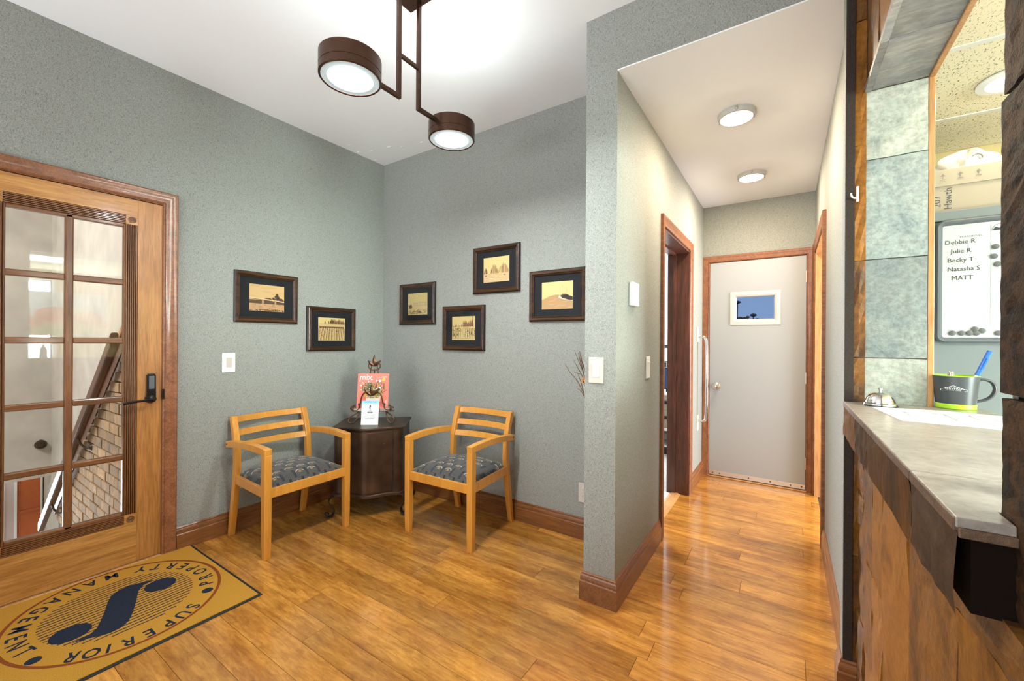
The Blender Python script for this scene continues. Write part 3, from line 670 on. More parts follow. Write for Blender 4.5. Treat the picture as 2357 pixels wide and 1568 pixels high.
blob_tree(1.05, 31, 2.75, .34, 'smaller dark tree beside the lamp post outside')
for x, y, h, lb in ((.58, 26.0, 4.75, 'tall lamp post at the left edge of the door window'), (1.42, 26.0, 3.95, 'small lamp post low in the door window')):
    t = thing('lamp_post', lb, 'lamp post', (x, y, -1.1))
    ob('pole', G().tube([(0, 0, 0), (0, 0, h)], .03), 'black', t); ob('head', G().lathe([(.05, h-.06), (.20, h+.03), (.14, h+.11), (.02, h+.15)], 14, cap=True), 'black', t)

# ================================================================== grab bar, alarm keypad, switches, outlet
gb = thing('grab_bar', 'chrome vertical grab bar on ivory plates by grey door', 'grab bar', basis((PX1, 1.60, .95), (0,1,0), (0,0,1)))
ob('bar', G().tube([(0, .385, .0), (0, .390, .045), (0, .375, .068), (0, .345, .076), (0, 0, .078), (0, -.345, .076), (0, -.375, .068), (0, -.390, .045), (0, -.385, .0)], .0125, 12, upv=(1, 0, .02)), 'chrome', gb, smooth=True)
for z in (.405, -.405): ob('mount_plate', G().box(-.04, .04, z-.07, z+.07, 0, .008), 'ivory', gb, bevel=.003)

kp = thing('alarm_keypad', 'white alarm keypad with green display on hallway wall', 'keypad', basis((PX1, -.335, 1.537), (0,1,0), (0,0,1)))
ob('case', G().box(-.055, .055, -.062, .062, 0, .024), 'plate_white', kp, bevel=.006)
ob('display', G().box(-.032, .032, .032, .050, .0235, .0255), 'lcd', kp)
for i in range(4):
    for j in range(4): ob('key', G().box(-.036+.0195*j, -.022+.0195*j, .008-.0165*i, .018-.0165*i, .0235, .0275), 'pen_white', kp, bevel=.001)
def switch(name, M, label, mplate, mrock, outlet=False):
    t = thing(name, label, 'outlet' if outlet else 'light switch', M)
    ob('plate', G().box(-.039, .039, -.064, .064, 0, .006), mplate, t, bevel=.003)
    if not outlet:
        ob('bezel', G().box(-.019, .019, -.035, .035, .0055, .0075), mplate, t, bevel=.001)
        ob('rocker', G().loops([[(-.016, -.032, .007), (.016, -.032, .007), (.016, -.032, .0085), (-.016, -.032, .0085)], [(-.016, 0, .007), (.016, 0, .007), (.016, 0, .0095), (-.016, 0, .0095)], [(-.016, .032, .007), (.016, .032, .007), (.016, .032, .0135), (-.016, .032, .0135)]]), mrock, t)
    else:
        for z in (-.02, .02):
            s_ = ob('socket', G().box(-.017, .017, z-.014, z+.014, .0055, .008), mrock, t, bevel=.001)
            for x in (-.006, .006): ob('slot', G().box(x-.001, x+.001, z-.004, z+.006, .0075, .0083), 'black', s_)
    return t
switch('light_switch', onleft(-1.260, 1.132), 'white light switch on the wall beside the glass door', 'plate_white', 'plate_almond')
switch('light_switch', onback(2.305, 1.146, PY), 'beige light switch on the end of the partition wall', 'plate_almond', 'plate_white')
switch('light_switch', basis((PX1, -.035, 1.137), (0,1,0), (0,0,1)), 'white light switch in the hallway below the alarm keypad', 'plate_white', 'plate_white')
switch('wall_outlet', onback(1.995, .300, 0), 'beige wall outlet half hidden behind the partition', 'plate_almond', 'plate_almond', True)

# ================================================================== twigs in a wall pocket behind the partition
tv = thing('twig_vase', 'dry twigs in a wall pocket behind the partition edge', 'dried twigs', (PX0, -.31, .90))
ob('pocket', G().lathe([(.010, -.13), (.030, -.06), (.046, .03), (.043, .03), (.027, -.05), (.004, -.11)], 16, Matrix.Translation((-.060, 0, 0))), 'iron', tv, smooth=30)
ob('hanger', G().box(-.02, 0, -.01, .01, -.05, .03), 'iron', tv)
def tw(u_, v_): return (2.108+(u_-1340)*.00273-PX0, 1.203-(v_-820)*.0025-(u_-1340)*.0003-.90)
rp = random.Random(21)
for pts in (((1327, 808), (1334, 828), (1346, 858), (1352, 900)), ((1333, 809), (1338, 830), (1347, 852), (1353, 900)), ((1336, 810), (1340, 832), (1348, 850), (1354, 900)), ((1321, 830), (1333, 850), (1344, 868), (1352, 905)), ((1304, 842), (1315, 860), (1332, 877), (1346, 903), (1352, 930)), ((1328, 861), (1337, 880), (1346, 908), (1352, 930)), ((1345, 804), (1347, 830), (1349, 860), (1354, 900)), ((1322, 859), (1340, 862), (1350, 880), (1354, 910)), ((1331, 896), (1340, 900), (1347, 912), (1353, 930)), ((1335, 812), (1341, 836), (1347, 862), (1354, 900)), ((1338, 818), (1343, 842), (1349, 866), (1354, 905))):
    yo = rp.uniform(-.03, .03); n_ = len(pts)
    ob('twig', G().tube([(tw(*q)[0], yo*(1-i_/(n_-1)), tw(*q)[1]) for i_, q in enumerate(pts)] + [(-.060, 0, .0)], .0026, 6, scales=[.35]+[.8+.2*i_/n_ for i_ in range(n_-1)]+[1]), 'twig', tv)
for u_, v_ in ((1345, 871), (1347, 876), (1344, 878)):
    x_, z_ = tw(u_, v_); ob('leaf', G().prism([(-.010, 0), (-.002, -.008), (.012, -.002), (.004, .009)], 0, .0015, Matrix.Translation((x_, -.012, z_)) @ Matrix.Rotation(PI/2, 4, 'X') @ Matrix.Rotation(rp.uniform(0, 2), 4, 'Z')), 'leaf_orange', tv)

# ================================================================== STONE CLAD RIGHT WALL WITH SERVICE HATCH
YJ, YN = -.560, -1.722            # far and near side of the hatch
XU, XLo, XI = 3.320, 3.299, 3.482
ZT, ZL = 2.19, 1.076
wr = struct('wall_right', G().box(3.34, XI, YF, YN-.012, 0, H).box(3.34, XI, YN-.02, YJ+.02, 0, 1.0).box(3.34, XI, YN-.02, YJ+.02, ZT+.02, H).box(3.345, 3.42, YJ+.02, PY+.035, 0, H).box(3.296, XI, YJ+.004, YJ+.06, 0, H), 'mortar', 'rustic stone clad wall with a service hatch', 'wall')
def stone(name, mat, o, r, u, wd, ht, th=.014, nu=3, nv=4, rough=.003, seed=0, edge=.004):
    """split-faced stone: local x,y in the face, z outwards; uneven front and ragged edges"""
    rs = random.Random(seed); g = G(); hz = [[rs.uniform(-rough, rough) for _ in range(nv+1)] for _ in range(nu+1)]
    jx = [[rs.uniform(-edge, edge)*.5 for _ in range(nv+1)] for _ in range(nu+1)]
    def fr(i, j, z):
        x = wd*i/nu; y = ht*j/nv
        x += jx[i][j] * (1 if 0 < i < nu else .25); y += jx[i][j] * (1 if 0 < j < nv else .2)
        return Vector((x, y, z))
    T = [[g.b.verts.new(fr(i, j, th+hz[i][j]*(.3 if i in (0, nu) and nu > 9 else 1) - (.35*rough if i in (0, nu) or j in (0, nv) else 0))) for j in range(nv+1)] for i in range(nu+1)]
    for i in range(nu):
        for j in range(nv): g.b.faces.new((T[i][j], T[i+1][j], T[i+1][j+1], T[i][j+1]))
    per = [(i, 0) for i in range(nu)] + [(nu, j) for j in range(nv)] + [(i, nv) for i in range(nu, 0, -1)] + [(0, j) for j in range(nv, 0, -1)]
    Bk = {p: g.b.verts.new(fr(p[0], p[1], -.004)) for p in per}
    for a, b_ in zip(per, per[1:]+per[:1]): g.b.faces.new((T[a[0]][a[1]], Bk[a], Bk[b_], T[b_[0]][b_[1]]))
    me = g.mesh(name); o_ = link(name, me, mat, wr, basis(o, r, u)); return o_
NX, PYv, PZ = (0,-1,0), (0,1,0), (0,0,1)
def face_stone(y0, y1, z0, z1, x, mat, seed, th=.02, nu=3, nv=4, rough=.003):
    gap = .002
    return stone('stone', mat, (x+th, y1-gap, z0+gap), NX, PZ, (y1-y0)-2*gap, (z1-z0)-2*gap, th, nu, nv, rough, seed)
# below the ledge: large tiles in running bond
cols_ = [(-.578, -.715), (-.715, -.895), (-.895, -1.040), (-1.040, -1.325), (-1.325, -1.620), (-1.620, -1.90), (-1.90, -2.2)]
cuts = [[0, .16, .34, .655, .77, .965], [0, .30, .60, .965], [0, .30, .60, .965], [0, .12, .46, .965], [0, .42, .965], [0, .30, .60, .900, .965], [0, .45, .965]]
mats_ = ['rust_stone', 'amber_stone', 'amber_stone', 'amber_stone', 'amber_stone', 'amber_stone', 'rust_stone']
sd = 0
for (ya, yb), cz, mt in zip(cols_, cuts, mats_):
    for za, zb in zip(cz, cz[1:]):
        sd += 1; face_stone(yb, ya, za, zb, XLo + (.004 if sd % 3 == 0 else 0), mt if sd % 4 else 'rust_stone', sd, .03, 4, 5, .0035)
# narrow stone strip between wall end and jamb (faces the room end)
for za, zb, mt in ((0, .52, 'rust_stone'), (.52, 1.05, 'amber_stone'), (ZL, 1.236, 'rust_stone'), (1.238, 1.585, 'rust_stone'), (1.585, 2.0, 'amber_stone'), (2.0, 2.45, 'amber_stone'), (2.45, H, 'rust_stone')):
    sd += 1; stone('stone', mt, (3.2885, YJ+.004, za+.001), (1,0,0), PZ, .0315, zb-za-.002, .014, 2, 6, .003, sd, .005)
# above the hatch
for ya, yb in ((-.56, -.80), (-.80, -1.10), (-1.10, -1.42), (-1.42, -1.722)):
    for za, zb in ((ZT+.009, 2.52), (2.52, H)):
        sd += 1; face_stone(yb, ya, za, zb, XU, 'amber_stone' if sd % 3 else 'rust_stone', sd, .02, 4, 5, .004)
# near column; rust stones at the top paint in the light there
for ya, yb in ((-1.722, -2.05), (-2.05, -2.4)):
    for za, zb in ((.965, 1.225), (1.228, 1.60), (1.603, 1.98), (1.98, 2.42), (2.42, H)):
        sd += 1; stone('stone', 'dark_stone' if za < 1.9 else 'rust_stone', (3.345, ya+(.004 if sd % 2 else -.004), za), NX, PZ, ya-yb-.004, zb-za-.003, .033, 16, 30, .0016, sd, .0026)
# jamb of green slate facing the room end, plus near jamb
for za, zb, mt in ((ZL, 1.236, 'pale_slate'), (1.238, 1.586, 'green_slate'), (1.588, 1.943, 'green_slate'), (1.945, ZT, 'pale_slate')):
    sd += 1; t_ = stone('stone', mt, (3.320, YJ+.004, za), (1,0,0), PZ, XI-3.320-.001, zb-za-.0015, .008, 4, 5, .0015, sd, .002)
    sd += 1; stone('stone', mt, (XI, YN-.012, za), (-1,0,0), PZ, XI-3.322, zb-za-.0015, .012, 4, 5, .0015, sd, .002)
# soffit
for ya, yb in ((-.56, -.859), (-.861, -1.19), (-1.192, -1.50), (-1.502, -1.722)):
    sd += 1; stone('stone', 'soffit_slate', (XU+.016, yb, ZT+.012), PYv, (1,0,0), ya-yb-.0015, XI-XU-.016, .010, 4, 4, .0015, sd, .002)
    sd += 1; stone('stone', 'soffit_slate', (XU-.005, yb, ZT+.012), PYv, (1,0,0), ya-yb-.0015, .0195, .015, 4, 1, .001, sd, .001)
# wood trim on the office side of the hatch
struct('trim_13', G().box(XI, XI+.016, YJ-.004, YJ+.014, 1.03, ZT+.012).box(XI, XI+.016, YN-.014, YN+.004, 1.03, ZT+.012).box(XI, XI+.016, YN, YJ, ZT-.004, ZT+.014), 'trim_maple', 'orange wood edge trim around the service hatch', 'trim', bevel=.002)

# ledge (counter) of slate tiles
lg = thing('service_counter', 'slate tiled ledge of the service hatch', 'counter', (3.4, -1.15, 1.0))
def lgo(name, g, mat, bevel=.0): 
    o = ob(name, g, mat, lg, bevel=bevel); o.location = (-3.4, 1.15, -1.0); return o
XC = 3.261
for ya, yb in ((YJ-.001, -.861), (-.862, -1.172), (-1.173, -1.548), (-1.550, -1.772)):
    near = yb < -1.6
    if near: poly = [(XC, ya), (XC, yb), (3.3115, yb), (3.3115, YN+.002), (3.62, YN+.002), (3.62, ya)]
    elif ya > -.6: poly = [(XC, ya-.012), (XC, yb), (3.62, yb), (3.62, -.56), (3.60, -.455), (XI+.018, -.455), (XI+.018, YJ-.008), (3.318, YJ-.008), (3.29, YJ-.012)]
    else: poly = [(XC, ya), (XC, yb), (3.62, yb), (3.62, ya)]
    lgo('tile', G().prism(poly, 1.063, ZL), 'ledge_slate', .0015)
    lgo('tile_edge', G().box(XC-.002, XC+.004, max(yb, -1.771)+.001, ya-(.013 if ya > -.6 else .001), 1.058, 1.0745), 'ledge_edge', .0015)
for ya, yb, mt in ((-.572, -.876, 'amber_stone'), (-.878, -1.10, 'rust_stone'), (-1.102, -1.548, 'rust_stone'), (-1.550, -1.772, 'ledge_edge')):
    rs = random.Random(int(-ya*100)); n = 6
    g = G().grid(lambda a, b_: Vector((XC + rs.uniform(-.002, .002), ya+(yb-ya)*a, .955+.103*b_ + (rs.uniform(-.003, .003) if b_ == 0 else 0))), n, 4)
    bmesh.ops.solidify(g.b, geom=g.b.faces[:], thickness=-.012)
    lgo('apron_stone', g, mt)
lgo('apron_core', G().box(XC+.014, 3.318, -1.768, -.575, .960, 1.0635), 'void_brown')
lgo('edge_board', G().box(XC+.002, 3.312, -1.776, -1.768, 1.052, 1.064), 'ledge_edge', .001)

# ================================================================== PENDANT LIGHT
pd = thing('pendant_light', 'bronze two-drum ceiling light with square stems', 'ceiling light', (1.65, -1.20, H))
def pdo(name, g, mat, parent=None, **k): return ob(name, g, mat, parent or pd, **k)
s_ = .0085
pdo('canopy', G().box(-.088, .088, -.088, .088, -.016, 0), 'bronze', bevel=.002)
def ly(y): return y+1.20
zs = 2.360-H
pdo('stem', G().box(-s_, s_, ly(-1.26)-s_, ly(-1.26)+s_, zs, -.018), 'bronze', bevel=.001)
pdo('stem', G().box(-s_, s_, ly(-1.142)-s_, ly(-1.142)+s_, zs, -.018), 'bronze', bevel=.001)
pdo('cross_bar', G().box(-s_*.8, s_*.8, ly(-1.26), ly(-1.142), 2.548-H, 2.564-H), 'bronze', bevel=.001)
pdo('arm', G().box(-s_, s_, ly(-1.39), ly(-1.26)-s_, zs, zs+2*s_), 'bronze', bevel=.001)
pdo('arm', G().box(-s_, s_, ly(-1.142)+s_, ly(-1.025), zs, zs+2*s_), 'bronze', bevel=.001)
for yc in (-1.502, -.912):
    zb = 2.312-H; R_ = .117
    dr = pdo('drum', G().lathe([(.1085, .002), (R_-.004, 0), (R_, .004), (R_, .030), (R_-.0015, .031), (R_-.0015, .033), (R_, .034), (R_, .086), (R_-.004, .090), (.001, .090)], 56), 'bronze', smooth=35)
    dr.location = (0, ly(yc), zb)
    prof = []
    for i in range(41):
        r = .1095*(1-i/40)+.0005; prof.append((r, .004+.0014*math.cos(i*PI*1.0) - .006*(1-(r/.1)**2)*.6))
    ob('lens', G().lathe(prof, 48), 'lens_glass', dr, smooth=True)
    ob('top_lens', G().lathe([(.100, .0905), (.06, .0925), (.0005, .093)], 40), 'up_lens', dr, smooth=True)

# hall ceiling lamps
for k, (x, y, lb) in enumerate(((2.842, .158, 'round warm flush ceiling lamp nearer the hallway entrance'), (2.852, 1.188, 'round warm flush ceiling lamp nearer the grey door'))):
    t = thing('flush_lamp', lb, 'ceiling lamp', (x, y, H2), group='flush lamps in the hallway')
    ob('rim', G().lathe([(.098, 0), (.098, -.014), (.092, -.026), (.082, -.030), (.080, -.020), (.078, -.004)], 40), 'door_frame_white', t, smooth=35)
    ob('lens', G().lathe([(.0815, -.026), (.065, -.034), (.035, -.040), (.0005, -.042)], 36), 'warm_lens', t, smooth=True)
    for a in (.6, 2.7, 4.8): ob('clip', G().box(.09, .104, -.006, .006, -.022, -.006, Matrix.Rotation(a, 4, 'Z')), 'nickel', t, bevel=.002)

# ================================================================== PICTURES
S0, S1, S2, S3, S4 = (.62, .40, .17), (.45, .25, .10), (.24, .11, .045), (.085, .038, .016), (.020, .010, .006)
YS = (.66, .50, .21)
PWd, PHt = .236, .186
def pic1(c, r):
    c.rect(0, 0, PWd, PHt, S0)
    for i in range(9): c.ell(r.uniform(0, PWd), r.uniform(.10, PHt), .035, .006, (.58, .36, .15), 12)
    for i in range(26): x = r.uniform(.09, .23); c.ell(min(x, PWd-.012), .083+r.uniform(-.004, .012), r.uniform(.006, .012), r.uniform(.005, .010), S3, 10)
    for i in range(30): a = r.uniform(0, 6.3); q = r.uniform(0, .016); c.ell(.188+q*math.cos(a), .108+q*1.1*math.sin(a), .006, .006, r.choice((S4, S3)), 8)
    c.rect(.185, .075, .190, .1, S4); c.rect(0, .052, PWd, .078, S3); c.line([(0, .092), (.09, .085), (PWd, .072)], .008, (.70, .47, .24)); c.line([(0, .086), (.09, .079), (PWd, .066)], .003, S4)
    for x in (.082, .168): c.rect(x, .045, x+.012, .078, S1)
    c.rect(0, 0, PWd, .052, (.50, .28, .13))
    for i in range(70): y = r.uniform(.004, .05); x = r.uniform(0, PWd-.03); c.rect(x, y, x+r.uniform(.006, .03), y+.0012, r.choice((S3, S2, S0)))
    for i in range(50): x = r.uniform(0, PWd-.01); c.ell(x+.005, r.uniform(.003, .012), .005, .003, S3, 6)
def trees(c, r, x0, x1, y, h, n, col):
    for i in range(n):
        x = r.uniform(x0, x1); hh = h*r.uniform(.5, 1); c.poly([(x-.006, y), (x+.006, y), (x+.001, y+hh), (x-.001, y+hh)], col)
def pic2(c, r):
    c.rect(0, 0, PWd, PHt, YS); trees(c, r, .05, PWd-.008, .135, .042, 45, S2); trees(c, r, .10, PWd-.008, .138, .036, 18, S3)
    c.rect(0, .108, PWd, .138, (.60, .42, .18)); c.rect(.01, .100, PWd-.01, .114, S2); c.rect(0, 0, PWd, .100, (.45, .28, .11))
    for i in range(130): c.ell(r.uniform(.004, PWd-.004), r.uniform(.03, .096), .004, .003, r.choice((S2, S3, S1)), 6)
    for i in range(22): x = .012+i*.0098; c.rect(x, .100, x+.004, .114, S4)
    for i in range(10):
        t = i/9; xt, xb = .03+t*(PWd-.06), .005+t*(PWd-.02); c.poly([(xb, .004), (xb+.009, .004), (xt+.006, .104), (xt, .104)], (.64, .48, .22)); c.line([(xb+.010, .004), (xt+.007, .104)], .003, S4)
def pic3(c, r):
    c.rect(0, 0, PWd, PHt, (.64, .50, .19)); c.rect(.06, .062, PWd-.005, .118, (.66, .50, .24))
    for i in range(16): x = .064+i*.0106; c.rect(x, .066, x+.0065, .114, S2) if 0 else c.rect(x, .066, x+.0035, .116, S3)
    for i in range(6): c.rect(.06, .068+i*.009, PWd-.004, .0705+i*.009, (.80, .64, .32))
    c.poly([(0, .05), (.06, .062), (PWd, .058), (PWd, 0), (0, 0)], (.62, .46, .19))
    for i in range(30): c.ell(r.uniform(0.01, .05), r.uniform(.058, .085), .006, .005, S3, 7)
    for i in range(60): x, y = r.uniform(0, .2), r.uniform(.004, .04); c.line([(x, y), (x+r.uniform(.01, .035), y+r.uniform(-.004, .012))], .0022, r.choice((S3, S4, S2)))
    c.ell(.15, .022, .012, .011, S4); c.ell(.15, .022, .006, .006, S1)
def pic4(c, r):
    c.rect(0, 0, PWd, PHt, (.66, .51, .21)); trees(c, r, .11, PWd-.02, .10, .06, 40, S2); trees(c, r, .005, .1, .1, .03, 14, S2)
    c.rect(.21, .1, .216, PHt, S3)
    for i in range(160): c.ell(r.uniform(.003, PWd-.003), r.uniform(.02, .105), r.uniform(.002, .006), r.uniform(.003, .010), r.choice((S3, S4, S2, S0)), 6)
    for i in range(13): x = .008+i*.0178; c.rect(x, .018, x+.0065, .094, YS); c.rect(x+.007, .018, x+.0105, .092, S4)
    for y in (.022, .092, .100): c.rect(0, y, PWd, y+.004, YS)
    c.rect(0, 0, PWd, .016, (.78, .58, .3)); c.rect(0, .008, PWd, .011, S3)
def pic5(c, r):
    c.rect(0, 0, PWd, PHt, (.67, .54, .22)); c.rect(0, 0, PWd, .068, (.64, .45, .22))
    for cx_, w_, h in ((.10, .035, .075), (.185, .048, .078), (.022, .02, .045)):
        for i in range(60):
            a = r.uniform(-1, 1); x = cx_+a*w_; top = .064+h*(1-a*a*.6)*r.uniform(.6, 1)
            if 0.002 < x < PWd-.004: c.line([(x, .062+r.uniform(0, .01)), (x-a*.006, top)], .0022, r.choice((S2, S3, S1, S0)))
    for i in range(40): x, y = r.uniform(0, PWd-.03), r.uniform(.01, .062); c.rect(x, y, x+r.uniform(.008, .03), y+.0012, r.choice((S1, (.92, .8, .5))))
    c.rect(.01, .046, .034, .054, S2); c.ell(.195, .050, .012, .003, S2)
def pic6(c, r):
    c.rect(0, 0, PWd, PHt, (.67, .54, .22)); c.poly([(0, 0), (PWd, 0), (PWd, .082), (.16, .094), (.11, .098), (.06, .090), (0, .066)], (.48, .28, .12))
    for i in range(40): x, y = r.uniform(0, .2), r.uniform(.005, .07); c.line([(x, y), (x+.03, y+.004)], .0012, r.choice((S1, (.74, .5, .27), (.55, .30, .14))))
    c.poly([(.135, .094), (.13, .078), (.15, .068), (PWd, .052), (PWd, .058), (.155, .076), (.142, .086)], (.92, .80, .55))
    c.poly([(.145, .09), (.16, .101), (.185, .100), (.21, .088), (PWd-.002, .078), (PWd-.002, .056), (.2, .060), (.155, .074)], S4)
    c.line([(.15, .092), (.17, .098), (.188, .096)], .003, S1); c.line([(.155, .10), (.155, .16)], .001, S2); c.line([(.19, .10), (.19, .135)], .001, S2)
FW, FH, FB = .427, .350, .036
FPR = [(0, 0), (0, .016), (.004, .020), (.012, .023), (.022, .021), (.028, .015), (.0315, .017), (FB, .013), (FB, .004)]
def picture(M, draw, label, seed):
    t = thing('framed_photo', label, 'framed picture', M, group='framed sepia photographs')
    rings = []
    for sx_, sy_ in ((-1, -1), (1, -1), (1, 1), (-1, 1)): rings.append([Vector((sx_*(FW/2-s), sy_*(FH/2-s), t_)) for s, t_ in FPR])
    fr = ob('frame', G().loops(rings, close='ring', caps=False), 'frame_bronze', t, smooth=28)
    rg = []
    for sx_, sy_ in ((-1, -1), (1, -1), (1, 1), (-1, 1)): rg.append([Vector((sx_*(FW/2+.0006-s), sy_*(FH/2+.0006-s), t_)) for s, t_ in ((0, .001), (0, .0165), (.0035, .0200), (.0042, .001))])
    ob('outer_edge', G().loops(rg, close='ring', caps=False), 'frame_edge', fr)
    ob('mat_board', G().box(-FW/2+.02, FW/2-.02, -FH/2+.02, FH/2-.02, .001, .006), 'mat_board', t)
    c = Canvas((0, 0, PWd, PHt)); draw(c, random.Random(seed)); c.build('print', t, Matrix.Translation((-PWd/2, -PHt/2, .006)), z0=.0003)
    ob('glass', G().box(-FW/2+.03, FW/2-.03, -FH/2+.03, FH/2-.03, .0205-.012, .0105-.001), 'picture_glass', t)
for c_ in (0,): pass
picture(onleft(-1.020, 1.580), pic1, 'framed sepia river bridge photo, nearest the glass door', 1)
picture(onleft(-.517, 1.372), pic2, 'framed sepia spillway photo, lower one on the door wall', 2)
picture(onback(.452, 1.598), pic3, 'framed sepia office building photo, closest to the room corner', 3)
picture(onback(.967, 1.385), pic4, 'framed sepia trestle fence photo, lowest on the back wall', 4)
picture(onback(1.281, 1.820), pic5, 'framed sepia willow lake photo, highest on the back wall', 5)
picture(onback(1.791, 1.598), pic6, 'framed sepia curving road photo, beside the partition', 6)

# ================================================================== CHAIRS
def chair(M, label):
    t = thing('armchair', label, 'chair', M, group='wooden guest chairs')
    for sx_ in (-1, 1):
        x = sx_*.262
        g = G().loops([[Vector((x+dx*w_, -.250+dy*w_, z)) for dx, dy in ((-1,-1),(1,-1),(1,1),(-1,1))] for z, w_ in ((0, .017), (.10, .020), (.40, .021), (.606, .021))]); ob('leg', g, 'maple', t, bevel=.003)
        # rear leg running up into the back post
        pts = [(.252, 0, .240), (.225, .14, .240), (.192, .34, .240), (.182, .46, .238), (.186, .58, .237), (.212, .68, .236), (.246, .782, .235)]
        rings = []
        for i, (yy, zz, xx) in enumerate(pts):
            d = .019 if i else .014; rings.append([Vector((sx_*xx+dx*.0175, yy+dy*d, zz)) for dx, dy in ((-1,-1),(1,-1),(1,1),(-1,1))])
        ob('rear_leg', G().loops(rings), 'maple', t, bevel=.003)
        # arm, bowed upwards, running past the outside of the post
        pts = []
        for i in range(9):
            q = i/8; yy = -.271+.475*q; pts.append((sx_*(.262+.0135*q), yy, .618+.020*math.sin(PI*(.12+.88*q)) - .004*q))
        ar = ob('arm', G().sweep(pts, [(-.0205,-.021),(.0205,-.021),(.0205,.019),(-.0205,.019)]), 'maple', t, bevel=.003)
        ob('bolt', G().lathe([(.005, 0), (.004, .002), (.0004, .002)], 8, Matrix.Translation((sx_*.2965, .185, .618)) @ Matrix.Rotation(sx_*PI/2, 4, 'Y')), 'black', ar)
    for zc in (.591, .673, .757):
        rings = []
        for i in range(13):
            q = i/12*2-1; yp = .182+.30*max(0, zc-.60)*1.18; yy = yp+.008+.034*(1-q*q); w_ = .0195
            lean = .30
            rings.append([Vector((q*.226, yy-.008-lean*w_*.9, zc-w_)), Vector((q*.226, yy+.008-lean*w_*.9, zc-w_)), Vector((q*.226, yy+.008+lean*w_*.9, zc+w_)), Vector((q*.226, yy-.008+lean*w_*.9, zc+w_))])
        ob('back_slat', G().loops(rings), 'maple', t, bevel=.002)
    ob('front_rail', G().box(-.243, .243, -.263, -.241, .352, .407), 'maple', t, bevel=.002)
    ob('back_rail', G().box(-.224, .224, .178, .198, .352, .405), 'maple', t, bevel=.002)
    for sx_ in (-1, 1):
        ob('side_rail', G().loops([[Vector((sx_*(xx-.010), yy, .352)), Vector((sx_*(xx+.010), yy, .352)), Vector((sx_*(xx+.010), yy, .407)), Vector((sx_*(xx-.010), yy, .407))] for xx, yy in ((.262, -.230), (.240, .175))]), 'maple', t, bevel=.002)
    def cush(a, b_):
        u, v_ = a*2-1, b_*2-1; k = max(0, (1-abs(u)**5)) ** .5 * max(0, (1-abs(v_)**5)) ** .5
        wdt = .246 - .018*b_
        return Vector((u*wdt, -.249+.440*b_, .402+.052*k+.018*(1-u*u)*(1-v_*v_)))
    g = G().grid(cush, 22, 20); g.box(-.225, .225, -.243, .180, .385, .403)
    ob('seat_cushion', g, 'seat_fabric', t, smooth=True)
    return t
chair(Rz((.302, -1.018, 0), 90), 'maple armchair with patterned grey seat, under the bridge photo by the door')
chair(Rz((1.220, -.302, 0), 2.2), 'maple armchair with patterned grey seat, on the right of the cabinet')

# ================================================================== CABINET
cb = thing('side_cabinet', 'dark brown bow-front metal cabinet on scroll feet in corner', 'cabinet', Rz((.420, -.424, 0), 40))
def front(x, off=0.0):
    b_ = .062*(0.5+0.5*math.cos(PI*x/.19))**1.15 if abs(x) < .19 else 0
    return -.19 - b_ - off
def plan(off, rc=.046, n=36):
    """plan outline: bowed front, softly rounded front corners"""
    hw = .247+off; P = []
    for i in range(n+1):
        x = -hw+rc+(2*hw-2*rc)*i/n; P.append((x, front(x, off)))
    cx_, cy_ = hw-rc, -.19-off+rc
    for i in range(1, 7): a = -PI/2+PI/2*i/6; P.append((cx_+rc*math.cos(a), cy_+rc*math.sin(a)))
    P += [(hw, .185+off), (-hw, .185+off)]
    for i in range(0, 6): a = PI+PI/2*i/6; P.append((-cx_+rc*math.cos(a), cy_+rc*math.sin(a)))
    return P
ob('body', G().prism(plan(0), .160, .634), 'cabinet_metal', cb, smooth=35)
ob('top', G().loops([[Vector((x, y, z)) for x, y in plan(o_)] for o_, z in ((.004, .632), (.012, .637), (.013, .647), (.008, .652))]), 'cabinet_metal', cb, smooth=35)
ob('base_band', G().loops([[Vector((x, y, z)) for x, y in plan(o_)] for o_, z in ((.0, .148), (.010, .151), (.010, .166), (.002, .172))]), 'cabinet_metal', cb, smooth=35)
xs = [-.178+.352*i/28 for i in range(29)]
dd = ob('door', G().loops([[Vector((x, front(x, .0005), .186)), Vector((x, front(x, .007), .186)), Vector((x, front(x, .007), .620)), Vector((x, front(x, .0005), .620))] for x in xs]), 'cabinet_metal', cb, smooth=35, bevel=.0015)
ob('door_gap', G().box(.1752, .1785, front(.176, .0045), -.185, .184, .622), 'black', cb)
ob('door_gap', G().box(-.1820, -.1790, front(-.18, .0045), -.185, .184, .622), 'black', cb)
for z in (.30, .53):
    h_ = ob('hinge', G().tube([(.177, front(.177, .010), z-.026), (.177, front(.177, .010), z+.026)], .0048, 10, upv=(1, 0, 0)), 'dark_iron', dd, smooth=30)
    ob('finial', G().lathe([(.0005, -.008), (.005, 0), (.0005, .008)], 8, Matrix.Translation((.177, front(.177, .010), z+.032))), 'dark_iron', h_)
rp = random.Random(4)
for k in range(9):
    x, z = rp.uniform(-.13, .14), rp.uniform(.25, .6)
    ob('dent', G().lathe([(.005, 0), (.003, .0012), (.0004, .0016)], 10, basis((x, front(x, .0068), z), (1, 0, 0), (0, 0, 1))), 'cabinet_metal', dd, smooth=True)
